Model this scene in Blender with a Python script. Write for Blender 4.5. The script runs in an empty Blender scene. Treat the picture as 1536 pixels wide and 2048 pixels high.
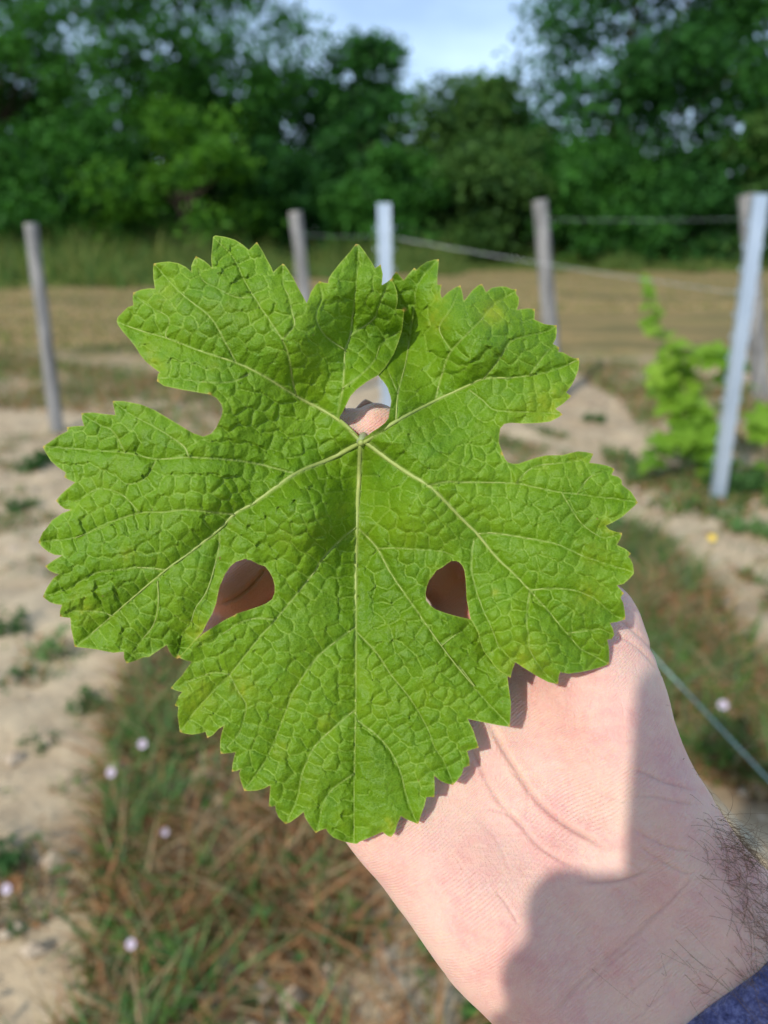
import bpy, math, random
import numpy as np
from mathutils import Vector, Matrix
from mathutils.kdtree import KDTree

rng = np.random.default_rng(7)
random.seed(7)
S = bpy.context.scene
COL = S.collection
R = math.radians

# ------------------------------------------------------------------ camera, sky, sun
PITCH = R(18.7)
CAM = np.array([0.0, 0.0, 1.2])
FPX = 1577.0
AX = np.array([1.0, 0, 0])
AU = np.array([0, math.sin(PITCH), math.cos(PITCH)])
AF = np.array([0, math.cos(PITCH), -math.sin(PITCH)])

cam = bpy.data.cameras.new("camera")
camo = bpy.data.objects.new("camera", cam)
COL.objects.link(camo)
camo.location = CAM
camo.rotation_euler = (R(90) - PITCH, 0, 0)
cam.sensor_fit = 'VERTICAL'
cam.sensor_height = 24
cam.sensor_width = 18
cam.lens = 24 * FPX / 2048
cam.clip_start = 0.005
cam.clip_end = 1500
cam.dof.use_dof = True
cam.dof.focus_distance = 0.2185
cam.dof.aperture_fstop = cam.lens / 3.0
cam.dof.aperture_blades = 0
S.camera = camo

# direction the sunlight travels, from camera-frame slopes (right, down, forward)
LD = AX * 0.50 - AU * 0.33 + AF * 1.0
LD /= np.linalg.norm(LD)
sun = bpy.data.lights.new("sun", 'SUN')
sun.energy = 4.4
sun.angle = R(1.0)
sun.color = (1.0, 0.95, 0.87)
suno = bpy.data.objects.new("sun", sun)
COL.objects.link(suno)
suno.rotation_euler = Vector(LD).to_track_quat('-Z', 'Y').to_euler()
suno.location = (-4, -8, 8)

world = bpy.data.worlds.new("World")
S.world = world
world.use_nodes = True
wn = world.node_tree
wn.nodes.clear()
out = wn.nodes.new('ShaderNodeOutputWorld')
bg = wn.nodes.new('ShaderNodeBackground')
sky = wn.nodes.new('ShaderNodeTexSky')
sky.sky_type = 'NISHITA'
sky.sun_disc = False
sky.sun_elevation = math.asin(-LD[2])
sky.sun_rotation = math.atan2(-LD[0], -LD[1])
sky.air_density = 1.0
sky.dust_density = 0.6
sky.ozone_density = 2.0
sky.altitude = 50
# thin veil of cloud over the whole sky
tc = wn.nodes.new('ShaderNodeTexCoord')
mp = wn.nodes.new('ShaderNodeMapping')
mp.inputs['Scale'].default_value = (1.6, 1.6, 5.0)
nz = wn.nodes.new('ShaderNodeTexNoise')
nz.inputs['Scale'].default_value = 1.7
nz.inputs['Detail'].default_value = 6
nz.inputs['Roughness'].default_value = 0.55
cr = wn.nodes.new('ShaderNodeMapRange')
cr.inputs[1].default_value = 0.40
cr.inputs[2].default_value = 0.72
cr.inputs[3].default_value = 0.25
cr.inputs[4].default_value = 0.72
mx = wn.nodes.new('ShaderNodeMix')
mx.data_type = 'RGBA'
mx.inputs['B'].default_value = (8.0, 10.6, 14.6, 1)
wn.links.new(tc.outputs['Generated'], mp.inputs['Vector'])
wn.links.new(mp.outputs[0], nz.inputs['Vector'])
wn.links.new(nz.outputs['Fac'], cr.inputs[0])
wn.links.new(cr.outputs[0], mx.inputs['Factor'])
wn.links.new(sky.outputs[0], mx.inputs['A'])
wn.links.new(mx.outputs['Result'], bg.inputs['Color'])
bg.inputs['Strength'].default_value = 0.125
wn.links.new(bg.outputs[0], out.inputs['Surface'])

S.view_settings.view_transform = 'Standard'
S.view_settings.look = 'None'
S.view_settings.exposure = 0.0
S.view_settings.gamma = 1.0
S.view_settings.use_curve_mapping = False
S.render.engine = 'CYCLES'
S.cycles.use_denoising = True
S.cycles.max_bounces = 8
S.cycles.transparent_max_bounces = 8


# ------------------------------------------------------------------ helpers
def ray(x, y):
    x = np.asarray(x, float); y = np.asarray(y, float)
    return AF + ((x - 768) / FPX)[..., None] * AX + ((1024 - y) / FPX)[..., None] * AU

def pt(x, y, d):
    """world point seen in direction (x, y) at axial distance d"""
    return CAM + ray(x, y) * np.asarray(d, float)[..., None]

def gp(x, y, z=0.0):
    """ground point seen in direction (x, y)"""
    r = ray(x, y)
    t = (z - CAM[2]) / r[..., 2]
    return CAM + r * t[..., None]

def mesh_from(name, V, F, mats=None, midx=None, smooth=True, attrs=None, uv=None):
    V = np.asarray(V, np.float32)
    F = np.asarray(F, np.int32)
    me = bpy.data.meshes.new(name)
    n, k = F.shape
    me.vertices.add(len(V)); me.vertices.foreach_set('co', V.ravel())
    me.loops.add(n * k); me.loops.foreach_set('vertex_index', F.ravel())
    me.polygons.add(n)
    me.polygons.foreach_set('loop_start', np.arange(0, n * k, k, dtype=np.int32))
    me.polygons.foreach_set('loop_total', np.full(n, k, np.int32))
    if midx is not None:
        me.polygons.foreach_set('material_index', np.asarray(midx, np.int32))
    me.polygons.foreach_set('use_smooth', np.full(n, smooth, bool))
    for m in (mats or []):
        me.materials.append(m)
    me.update(calc_edges=True)
    for an, av in (attrs or {}).items():
        av = np.asarray(av, np.float32)
        if av.ndim == 1:
            a = me.attributes.new(an, 'FLOAT', 'POINT'); a.data.foreach_set('value', av)
        else:
            a = me.attributes.new(an, 'FLOAT_VECTOR', 'POINT'); a.data.foreach_set('vector', av.ravel())
    me.validate()
    return me

def link(name, me, parent=None, label=None, cat=None, group=None, kind=None):
    o = bpy.data.objects.new(name, me)
    COL.objects.link(o)
    if parent is not None:
        o.parent = parent
    tag(o, label, cat, group, kind)
    return o

def tag(o, label=None, cat=None, group=None, kind=None):
    if label: o['label'] = label
    if cat: o['category'] = cat
    if group: o['group'] = group
    if kind: o['kind'] = kind

def thing(name, loc, label, cat, group=None, rz=0.0):
    o = bpy.data.objects.new(name, None)
    COL.objects.link(o)
    o.location = Vector(loc)
    o.rotation_euler = (0, 0, rz)
    o.empty_display_size = 0.05
    tag(o, label, cat, group)
    return o

def tube(P, rad, sides=8, cap=True):
    """tapered tube along points P"""
    P = np.asarray(P, float)
    n = len(P)
    rad = np.broadcast_to(np.asarray(rad, float), (n,))
    T = np.gradient(P, axis=0)
    T /= np.linalg.norm(T, axis=1)[:, None] + 1e-12
    ref = np.array([0, 0, 1.0]) if abs(T[:, 2]).mean() < 0.8 else np.array([1.0, 0, 0])
    N = np.cross(T, ref); N /= np.linalg.norm(N, axis=1)[:, None] + 1e-12
    B = np.cross(T, N)
    a = np.arange(sides) * 2 * math.pi / sides
    V = P[:, None] + rad[:, None, None] * (np.cos(a)[None, :, None] * N[:, None] + np.sin(a)[None, :, None] * B[:, None])
    V = V.reshape(-1, 3)
    i = np.arange(n - 1)[:, None] * sides
    j = np.arange(sides)[None]
    j2 = (j + 1) % sides
    F = np.stack([i + j, i + j2, i + sides + j2, i + sides + j], -1).reshape(-1, 4)
    if cap:
        V = np.vstack([V, P[:1], P[-1:]])
        c0, c1 = len(V) - 2, len(V) - 1
        j = np.arange(sides); j2 = (j + 1) % sides
        e = (n - 1) * sides
        F = np.vstack([F, np.stack([j2, j, np.full(sides, c0), np.full(sides, c0)], 1)[:, [0, 1, 2, 2]],
                       np.stack([e + j, e + j2, np.full(sides, c1), np.full(sides, c1)], 1)[:, [0, 1, 2, 2]]])
    return V, F

def quads_to_mesh(name, V, F, mats, midx=None, smooth=True, attrs=None):
    """quads where a repeated last index marks a triangle"""
    F = np.asarray(F)
    tri = F[:, 2] == F[:, 3]
    if not tri.any():
        return mesh_from(name, V, F, mats, midx, smooth, attrs)
    T = F[tri][:, :3]
    Q = F[~tri]
    A = np.vstack([Q[:, [0, 1, 2]], Q[:, [0, 2, 3]], T])
    mi = None
    if midx is not None:
        midx = np.asarray(midx)
        mi = np.concatenate([midx[~tri], midx[~tri], midx[tri]])
    return mesh_from(name, V, A, mats, mi, smooth, attrs)

class Parts:
    """collects pieces into one mesh"""
    def __init__(self): self.V = []; self.F = []; self.M = []; self.n = 0
    def add(self, V, F, m=0):
        F = np.asarray(F)
        if F.shape[1] == 3: F = F[:, [0, 1, 2, 2]]
        self.V.append(np.asarray(V, float)); self.F.append(F + self.n)
        self.M.append(np.full(len(F), m)); self.n += len(V)
    def mesh(self, name, mats, smooth=True, off=(0, 0, 0)):
        return quads_to_mesh(name, np.vstack(self.V) - np.asarray(off), np.vstack(self.F), mats, np.concatenate(self.M), smooth)

def smooth_poly(P, step):
    """resample a polyline with Catmull-Rom at about step spacing"""
    P = np.asarray(P, float)
    if len(P) < 3:
        n = max(2, int(np.linalg.norm(P[1] - P[0]) / step))
        t = np.linspace(0, 1, n)[:, None]
        return P[0] * (1 - t) + P[1] * t
    Q = np.vstack([2 * P[0] - P[1], P, 2 * P[-1] - P[-2]])
    o = []
    for i in range(1, len(Q) - 2):
        n = max(2, int(np.linalg.norm(Q[i + 1] - Q[i]) / step))
        t = np.arange(n)[:, None] / n
        p0, p1, p2, p3 = Q[i - 1], Q[i], Q[i + 1], Q[i + 2]
        o.append(0.5 * (2 * p1 + (p2 - p0) * t + (2 * p0 - 5 * p1 + 4 * p2 - p3) * t ** 2 + (3 * p1 - p0 - 3 * p2 + p3) * t ** 3))
    o.append(P[-1:])
    return np.vstack(o)

def in_poly(x, y, P):
    P = np.asarray(P, float)
    r = np.zeros(x.shape, bool)
    x2, y2 = np.roll(P[:, 0], -1), np.roll(P[:, 1], -1)
    for ax, ay, bx, by in zip(P[:, 0], P[:, 1], x2, y2):
        if ay == by: continue
        c = ((ay > y) != (by > y)) & (x < (bx - ax) * (y - ay) / (by - ay) + ax)
        r ^= c
    return r

def sstep(a, b, x):
    t = np.clip((x - a) / (b - a), 0, 1)
    return t * t * (3 - 2 * t)

def vnoise(x, y, seed=0):
    """cheap smooth value noise in numpy, about 0..1"""
    r = np.random.default_rng(seed)
    tab = r.random((64, 64))
    xi = np.floor(x).astype(int); yi = np.floor(y).astype(int)
    fx = x - xi; fy = y - yi
    fx = fx * fx * (3 - 2 * fx); fy = fy * fy * (3 - 2 * fy)
    g = lambda a, b: tab[a % 64, b % 64]
    return (g(xi, yi) * (1 - fx) + g(xi + 1, yi) * fx) * (1 - fy) + (g(xi, yi + 1) * (1 - fx) + g(xi + 1, yi + 1) * fx) * fy


# ------------------------------------------------------------------ materials
class NT:
    def __init__(self, name):
        self.m = bpy.data.materials.new(name); self.m.use_nodes = True
        self.t = self.m.node_tree; self.t.nodes.clear()
        self.out = self.n('ShaderNodeOutputMaterial')
    def n(self, typ, **kw):
        nd = self.t.nodes.new(typ)
        for k, v in kw.items():
            if k.startswith('i_'):
                key = k[2:].replace('_', ' ')
                nd.inputs[int(key) if key.isdigit() else key].default_value = v
            else: setattr(nd, k, v)
        return nd
    def l(self, a, b): self.t.links.new(a, b)
    def ramp(self, src, stops):
        r = self.n('ShaderNodeValToRGB')
        e = r.color_ramp.elements
        while len(e) > 1: e.remove(e[-1])
        e[0].position = stops[0][0]; e[0].color = (*stops[0][1], 1)
        for p, c in stops[1:]:
            k = e.new(p); k.color = (*c, 1)
        self.l(src, r.inputs[0])
        return r.outputs[0]
    def mix(self, f, a, b, blend='MIX'):
        x = self.n('ShaderNodeMix', data_type='RGBA', blend_type=blend)
        for s, v in (('Factor', f), ('A', a), ('B', b)):
            if hasattr(v, 'links') or isinstance(v, bpy.types.NodeSocket): self.l(v, x.inputs[s])
            elif s == 'Factor': x.inputs[s].default_value = v
            else: x.inputs[s].default_value = (*v, 1)
        return x.outputs['Result']
    def math(self, op, a, b=None, c=None, clamp=False):
        x = self.n('ShaderNodeMath', operation=op, use_clamp=clamp)
        for i, v in enumerate((a, b, c)):
            if v is None: continue
            if isinstance(v, bpy.types.NodeSocket): self.l(v, x.inputs[i])
            else: x.inputs[i].default_value = v
        return x.outputs[0]
    def noise(self, vec, scale, detail=4, rough=0.55, dist=0.0):
        x = self.n('ShaderNodeTexNoise')
        x.inputs['Scale'].default_value = scale; x.inputs['Detail'].default_value = detail
        x.inputs['Roughness'].default_value = rough; x.inputs['Distortion'].default_value = dist
        if vec is not None: self.l(vec, x.inputs['Vector'])
        return x.outputs['Fac']
    def mapping(self, vec, scale=(1, 1, 1), rot=(0, 0, 0)):
        x = self.n('ShaderNodeMapping')
        x.inputs['Scale'].default_value = scale; x.inputs['Rotation'].default_value = rot
        self.l(vec, x.inputs['Vector'])
        return x.outputs[0]
    def bump(self, h, strength=0.5, dist=0.001, normal=None):
        b = self.n('ShaderNodeBump')
        b.inputs['Strength'].default_value = strength; b.inputs['Distance'].default_value = dist
        self.l(h, b.inputs['Height'])
        if normal is not None: self.l(normal, b.inputs['Normal'])
        return b.outputs[0]
    def bsdf(self, color, rough=0.6, spec=0.4, normal=None, **kw):
        p = self.n('ShaderNodeBsdfPrincipled')
        if isinstance(color, bpy.types.NodeSocket): self.l(color, p.inputs['Base Color'])
        else: p.inputs['Base Color'].default_value = (*color, 1)
        if isinstance(rough, bpy.types.NodeSocket): self.l(rough, p.inputs['Roughness'])
        else: p.inputs['Roughness'].default_value = rough
        p.inputs['Specular IOR Level'].default_value = spec
        if normal is not None: self.l(normal, p.inputs['Normal'])
        for k, v in kw.items():
            p.inputs[k.replace('_', ' ')].default_value = v
        return p
    def done(self, shader):
        self.l(shader, self.out.inputs['Surface']); return self.m

def leaf_like(name, c0, c1, trans=0.35, scale=0.6, rough=0.55, c2=None):
    """foliage: colour varies by place, some light passes through"""
    k = NT(name)
    g = k.n('ShaderNodeNewGeometry')
    f = k.noise(g.outputs['Position'], scale, 3)
    rnd = g.outputs['Random Per Island']
    f = k.math('ADD', k.math('MULTIPLY', f, 0.9), k.math('MULTIPLY', k.math('SUBTRACT', rnd, 0.5), 0.45))
    stops = [(0.25, c0), (0.7, c1)]
    if c2: stops.append((0.85, c2))
    col = k.ramp(f, stops)
    p = k.bsdf(col, rough, 0.15)
    t = k.n('ShaderNodeBsdfTranslucent')
    tcol = k.mix(0.5, col, (c1[0] * 1.8, c1[1] * 1.8, c1[2] * 0.8))
    k.l(tcol, t.inputs['Color'])
    s = k.n('ShaderNodeMixShader'); s.inputs[0].default_value = trans
    k.l(p.outputs[0], s.inputs[1]); k.l(t.outputs[0], s.inputs[2])
    return k.done(s.outputs[0])

def simple(name, c0, c1, scale, rough=0.7, spec=0.3, bump=0.0, stretch=(1, 1, 1), metallic=0.0):
    k = NT(name)
    tcn = k.n('ShaderNodeTexCoord')
    v = k.mapping(tcn.outputs['Object'], stretch)
    f = k.noise(v, scale, 5, 0.6)
    col = k.ramp(f, [(0.3, c0), (0.7, c1)])
    nrm = k.bump(f, bump, 0.004) if bump else None
    p = k.bsdf(col, rough, spec, nrm, Metallic=metallic)
    return k.done(p.outputs[0])

# ground -----------------------------------------------------------
def mat_ground():
    k = NT('sandy_soil')
    g = k.n('ShaderNodeNewGeometry')
    pos = g.outputs['Position']
    n1 = k.noise(pos, 1.1, 6, 0.62)
    n2 = k.noise(pos, 7.0, 6, 0.65)
    n3 = k.noise(pos, 45.0, 4, 0.7)
    f = k.math('ADD', k.math('MULTIPLY', n1, 0.45), k.math('ADD', k.math('MULTIPLY', n2, 0.35), k.math('MULTIPLY', n3, 0.2)))
    soil = k.ramp(f, [(0.33, (0.20, 0.14, 0.085)), (0.45, (0.37, 0.28, 0.175)), (0.58, (0.50, 0.395, 0.255)), (0.72, (0.58, 0.475, 0.32))])
    # farther ground: dry mown grass and bare earth in streaks along the rows
    st = k.mapping(pos, (0.09, 0.55, 1))
    s1 = k.noise(st, 1.6, 5, 0.6, 0.4)
    s2 = k.noise(k.mapping(pos, (0.5, 3.0, 1)), 1.0, 5, 0.65)
    ff = k.math('ADD', k.math('MULTIPLY', s1, 0.6), k.math('MULTIPLY', s2, 0.4))
    field = k.ramp(ff, [(0.34, (0.06, 0.075, 0.022)), (0.44, (0.135, 0.12, 0.048)), (0.52, (0.29, 0.20, 0.085)), (0.60, (0.19, 0.165, 0.055)), (0.70, (0.38, 0.225, 0.11))])
    sep = k.n('ShaderNodeSeparateXYZ'); k.l(pos, sep.inputs[0])
    wob = k.math('MULTIPLY', k.math('SUBTRACT', n1, 0.5), 7.0)
    yy = k.math('ADD', sep.outputs[1], wob)
    mr = k.n('ShaderNodeMapRange'); mr.inputs[1].default_value = 7.6; mr.inputs[2].default_value = 9.6
    k.l(yy, mr.inputs[0])
    col = k.mix(mr.outputs[0], soil, field)
    h = k.math('ADD', k.math('MULTIPLY', n2, 0.7), k.math('MULTIPLY', n3, 0.3))
    p = k.bsdf(col, 0.95, 0.1, k.bump(h, 0.9, 0.03))
    return k.done(p.outputs[0])

M = {}
M['ground'] = mat_ground()
M['tree_dark'] = leaf_like('leaves_deep_green', (0.008, 0.036, 0.010), (0.046, 0.165, 0.030), 0.30, 0.45)
M['tree_mid'] = leaf_like('leaves_mid_green', (0.010, 0.048, 0.009), (0.062, 0.205, 0.028), 0.32, 0.45)
M['tree_light'] = leaf_like('leaves_light_green', (0.014, 0.062, 0.008), (0.105, 0.270, 0.022), 0.34, 0.6)
M['tree_olive'] = leaf_like('leaves_olive_green', (0.016, 0.050, 0.012), (0.088, 0.185, 0.038), 0.30, 0.45)
M['bark'] = simple('bark', (0.04, 0.03, 0.022), (0.11, 0.09, 0.065), 6, 0.9, 0.1, 0.8, (1, 1, 0.3))
M['vine'] = leaf_like('young_vine_leaves', (0.08, 0.20, 0.02), (0.24, 0.39, 0.04), 0.45, 3.0, 0.5, (0.40, 0.46, 0.06))
M['vine_wood'] = simple('vine_bark', (0.09, 0.06, 0.04), (0.2, 0.14, 0.09), 30, 0.9, 0.1, 0.5)
M['grass_green'] = leaf_like('green_blades', (0.04, 0.11, 0.02), (0.12, 0.24, 0.045), 0.35, 4.0)
M['grass_dull'] = leaf_like('grey_green_blades', (0.05, 0.10, 0.04), (0.13, 0.19, 0.085), 0.3, 4.0)
M['straw'] = leaf_like('straw_blades', (0.26, 0.18, 0.09), (0.46, 0.34, 0.19), 0.3, 4.0)
M['rust'] = leaf_like('rust_brown_litter', (0.18, 0.085, 0.034), (0.41, 0.215, 0.095), 0.2, 4.0)
M['far_grass'] = leaf_like('tall_meadow_grass', (0.085, 0.125, 0.028), (0.20, 0.225, 0.06), 0.3, 0.5, 0.7, (0.30, 0.25, 0.10))
M['weed'] = leaf_like('weed_leaves', (0.03, 0.085, 0.022), (0.07, 0.16, 0.04), 0.25, 8.0)
M['weed_pale'] = leaf_like('pale_weed_leaves', (0.08, 0.17, 0.05), (0.16, 0.28, 0.09), 0.3, 8.0)
M['clod'] = simple('dry_clod', (0.24, 0.18, 0.125), (0.46, 0.38, 0.28), 20, 0.95, 0.1, 0.6)
M['petal'] = simple('pale_pink_petal', (0.38, 0.31, 0.38), (0.48, 0.42, 0.48), 60, 0.6, 0.2)
M['petal_yellow'] = simple('yellow_petal', (0.62, 0.42, 0.05), (0.72, 0.54, 0.08), 60, 0.6, 0.2)
M['wood_post'] = simple('weathered_wood', (0.085, 0.086, 0.084), (0.31, 0.305, 0.295), 9, 0.9, 0.15, 0.7, (3, 3, 0.35))
M['wood_end'] = simple('cut_wood_end', (0.30, 0.26, 0.21), (0.45, 0.40, 0.33), 30, 0.9, 0.1, 0.3)
M['steel'] = simple('galvanised_steel', (0.36, 0.44, 0.53), (0.53, 0.61, 0.70), 14, 0.36, 0.5, 0.1, (1, 1, 0.2), 0.55)
M['wire'] = simple('galvanised_wire', (0.42, 0.45, 0.46), (0.55, 0.58, 0.6), 30, 0.4, 0.5, 0.0, (1, 1, 1), 0.6)
M['twine'] = simple('pale_blue_line', (0.24, 0.36, 0.34), (0.36, 0.48, 0.45), 40, 0.6, 0.3)
M['phone'] = simple('phone_glass', (0.02, 0.02, 0.025), (0.04, 0.04, 0.05), 5, 0.2, 0.5)
M['phone_rim'] = simple('phone_rim', (0.05, 0.05, 0.055), (0.08, 0.08, 0.085), 5, 0.35, 0.5, 0.0, (1, 1, 1), 0.7)
M['phone_screen'] = simple('phone_screen', (0.03, 0.035, 0.04), (0.05, 0.06, 0.06), 5, 0.1, 0.5)

# ------------------------------------------------------------------ ground
def build_ground():
    # one sheet to the horizon: dense near the camera, coarse far away
    ys = np.concatenate([np.arange(-3, 0.6, 0.3), np.arange(0.6, 7, 0.04), np.geomspace(7, 60, 90), np.geomspace(66, 900, 20)])
    hw = np.concatenate([np.arange(0, 3.2, 0.045), np.geomspace(3.25, 40, 50), np.geomspace(48, 700, 14)])
    xs = np.concatenate([-hw[:0:-1], hw])
    X, Y = np.meshgrid(xs, ys)
    near = 1 - sstep(8, 20, np.hypot(X, Y))
    Z = (vnoise(X * 1.3 + 9, Y * 1.3, 3) - .5) * 0.05 + (vnoise(X * 5 + 3, Y * 5, 4) - .5) * 0.035 * near + (vnoise(X * 14, Y * 14, 5) - .5) * 0.022 * near
    V = np.stack([X, Y, Z], -1).reshape(-1, 3)
    ny, nx = X.shape
    i = np.arange(ny - 1)[:, None] * nx; j = np.arange(nx - 1)[None]
    F = np.stack([i + j, i + j + 1, i + nx + j + 1, i + nx + j], -1).reshape(-1, 4)
    link('ground', mesh_from('ground', V, F, [M['ground']]), kind='structure')
build_ground()

# blades / leaves ------------------------------------------------------
def blades(base, h, w, lean, nseg=2, bendy=0.6):
    """curved grass blades: base (n,3), height, width, lean arrays"""
    n = len(base)
    a = rng.random(n) * 2 * math.pi
    d = np.stack([np.cos(a), np.sin(a), np.zeros(n)], 1)
    s = np.stack([-np.sin(a), np.cos(a), np.zeros(n)], 1)
    tw = rng.random(n) * math.pi
    s = s * np.cos(tw)[:, None] + d * np.sin(tw)[:, None]
    rows = []
    for q in range(nseg + 1):
        t = q / nseg
        c = base + np.array([0, 0, 1.0]) * (h * t * (1 - 0.25 * bendy * t * lean))[:, None] + d * (h * lean * t ** 1.7)[:, None]
        ww = w * (1 - t ** 1.5) + w * 0.04
        rows.append(np.stack([c - s * ww[:, None] / 2, c + s * ww[:, None] / 2], 1))
    V = np.stack(rows, 1).reshape(n, -1, 3)
    m = 2 * (nseg + 1)
    off = np.arange(n)[:, None] * m
    F = np.concatenate([np.stack([off[:, 0] + 2 * q, off[:, 0] + 2 * q + 1, off[:, 0] + 2 * q + 3, off[:, 0] + 2 * q + 2], 1) for q in range(nseg)])
    # faces are segment-major
    return V.reshape(-1, 3), F

def leaf_cards(C, size, upbias=0.3, aspect=0.6):
    """folded leaf faces (two quads) scattered at centres C"""
    n = len(C)
    N = rng.normal(size=(n, 3)); N[:, 2] += upbias * 2
    N /= np.linalg.norm(N, axis=1)[:, None]
    T = np.cross(N, rng.normal(size=(n, 3))); T /= np.linalg.norm(T, axis=1)[:, None] + 1e-9
    B = np.cross(N, T)
    L = (size * (0.7 + 0.6 * rng.random(n)))[:, None]
    W = L * aspect
    p0 = C - T * L / 2
    p2 = C + T * L / 2 - N * L * 0.12
    p1 = C + B * W / 2 + N * L * 0.08
    p3 = C - B * W / 2 + N * L * 0.08
    V = np.stack([p0, p1, p2, p3], 1).reshape(-1, 3)
    F = np.arange(n * 4).reshape(n, 4)
    return V, F

def zone_points(poly, n, dens=None):
    """random ground points whose picture lies inside a picture polygon, uniform on the ground"""
    W = gp(np.array([p[0] for p in poly], float), np.array([p[1] for p in poly], float))[:, :2]
    lo, hi = W.min(0), W.max(0)
    outp = []
    c = 0
    while c < n:
        P = lo + rng.random((n * 3, 2)) * (hi - lo)
        P = P[in_poly(P[:, 0], P[:, 1], W)]
        if dens is not None:
            P = P[rng.random(len(P)) < dens(P[:, 0], P[:, 1])]
        outp.append(P); c += len(P)
    P = np.vstack(outp)[:n]
    return np.column_stack([P, np.zeros(n)])

def weed_strip(name, poly, n, mixw, hrange, wrange, seed):
    lowd = 0.02 if name == 'sparse_weeds' else 0.15
    clump = lambda x, y: lowd + (1 - lowd) * sstep(0.52 if name == 'sparse_weeds' else 0.35, 0.66 if name == 'sparse_weeds' else 0.6, vnoise(x * 5 + seed, y * 5, seed) * .6 + vnoise(x * 13, y * 13, seed + 1) * .4)
    B = zone_points(poly, n, clump)
    keys = ['grass_green', 'grass_dull', 'straw', 'rust', 'weed_pale']
    tone = vnoise(B[:, 0] * 4 + 20, B[:, 1] * 4, seed + 2)
    pr = np.array(mixw)[None] * np.ones((n, 1))
    pr[:, 0] *= 0.3 + 1.6 * tone; pr[:, 4] *= 0.2 + 1.8 * tone ** 2
    pr[:, 2] *= 1.5 - tone; pr[:, 3] *= 1.7 - 1.5 * tone
    pr /= pr.sum(1)[:, None]
    mi = (rng.random(n)[:, None] > pr.cumsum(1)).sum(1).clip(0, 4)
    h = hrange[0] + (hrange[1] - hrange[0]) * rng.random(n) ** 1.6
    h[mi == 3] *= 0.85
    lean = 0.25 + 0.9 * rng.random(n); lean[(mi == 3) | (mi == 2)] += 0.7
    w = wrange[0] + (wrange[1] - wrange[0]) * rng.random(n)
    B[:, 2] = -0.015
    V, F = blades(B, h, w, lean, 2)
    nl = n // 4
    LB = zone_points(poly, nl, clump)
    kk_ = np.random.default_rng(seed).choice([0, 2, 3, 5, 4], nl, p=[.12, .16, .38, .22, .12])
    LB[:, 2] = 0.004 + 0.045 * rng.random(nl) * np.where(kk_ == 5, 1.0, np.where(kk_ == 0, 1.0, .35))
    LV, LFc = leaf_cards(LB, np.full(nl, wrange[1] * 3.0), 1.3, 0.42)
    V = np.vstack([V, LV]); F = np.vstack([F, LFc + len(V) - len(LV)])
    me = mesh_from(name, V, F, [M[q] for q in keys] + [M['weed']], np.concatenate([np.tile(mi, 2), kk_]))
    return link(name, me, kind='stuff')

W1 = [(300, 1240), (520, 1150), (800, 1450), (745, 1760), (860, 2048), (960, 2300), (60, 2300), (170, 1980), (190, 1700), (225, 1460)]
W2 = [(1180, 1040), (1330, 1090), (1420, 1190), (1500, 1290), (1700, 1420), (1700, 1640), (1420, 1560), (1320, 1500), (1200, 1300)]
W3 = [(-60, 700), (430, 770), (470, 860), (380, 890), (180, 830), (-60, 820)]
W4 = [(900, 850), (1100, 905), (1040, 960), (880, 980)]
W5 = [(1100, 720), (1330, 740), (1560, 790), (1700, 900), (1560, 980), (1350, 960), (1240, 800)]
weed_strip('weedy_strip', W1, 17000, (0.48, 0.34, 1.0, 3.4, 0.9), (0.025, 0.15), (0.004, 0.011), 11)
weed_strip('weedy_strip', W2, 12000, (1.3, 0.8, 1.1, 2.0, 0.4), (0.03, 0.17), (0.004, 0.012), 21)
weed_strip('weedy_strip', W3, 6000, (0.8, 0.9, 1.0, 1.5, 0.1), (0.04, 0.22), (0.006, 0.014), 31)
weed_strip('weedy_strip', W4, 2500, (0.5, 0.6, 0.8, 2.0, 0.1), (0.03, 0.14), (0.006, 0.012), 41)
W6 = [(-120, 880), (250, 850), (330, 1230), (225, 1450), (185, 1700), (165, 2000), (-200, 2150)]
W7 = [(1050, 850), (1560, 1000), (1620, 1380), (1420, 1190), (1250, 1040)]
W8 = [(700, 1700), (760, 1660), (1000, 2060), (1000, 2250), (880, 2250), (830, 2000)]
weed_strip('sparse_weeds', W6, 5200, (1.2, 1.2, 0.8, 0.8, 0.3), (0.02, 0.07), (0.004, 0.010), 61)
weed_strip('sparse_weeds', W7, 2600, (1.2, 1.2, 0.8, 0.6, 0.5), (0.03, 0.09), (0.006, 0.014), 71)
weed_strip('sparse_weeds', W8, 700, (1.2, 1.2, 0.8, 0.6, 0.3), (0.02, 0.05), (0.004, 0.009), 81)
weed_strip('weedy_strip', W5, 5000, (0.9, 0.9, 1.0, 1.5, 0.1), (0.04, 0.2), (0.006, 0.014), 51)

# litter and clods on the bare soil
def clods():
    n = 5200
    X = rng.uniform(-3.2, 3.6, n); Y = 0.85 + 7 * rng.random(n) ** 1.5
    r = 0.005 + 0.026 * rng.random(n) ** 3.5
    base = np.array([[1, 0, 0], [-1, 0, 0], [0, 1, 0], [0, -1, 0], [0, 0, .8], [0, 0, -.8]])
    V = (base[None] * (0.7 + 0.6 * rng.random((n, 6, 1)))) * r[:, None, None] + np.stack([X, Y, r * 0.2], 1)[:, None]
    f = np.array([[0, 2, 4], [2, 1, 4], [1, 3, 4], [3, 0, 4], [2, 0, 5], [1, 2, 5], [3, 1, 5], [0, 3, 5]])
    F = (f[None] + np.arange(n)[:, None, None] * 6).reshape(-1, 3)
    link('soil_clods', mesh_from('soil_clods', V.reshape(-1, 3), F, [M['clod']], smooth=False), kind='stuff')
clods()

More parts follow.
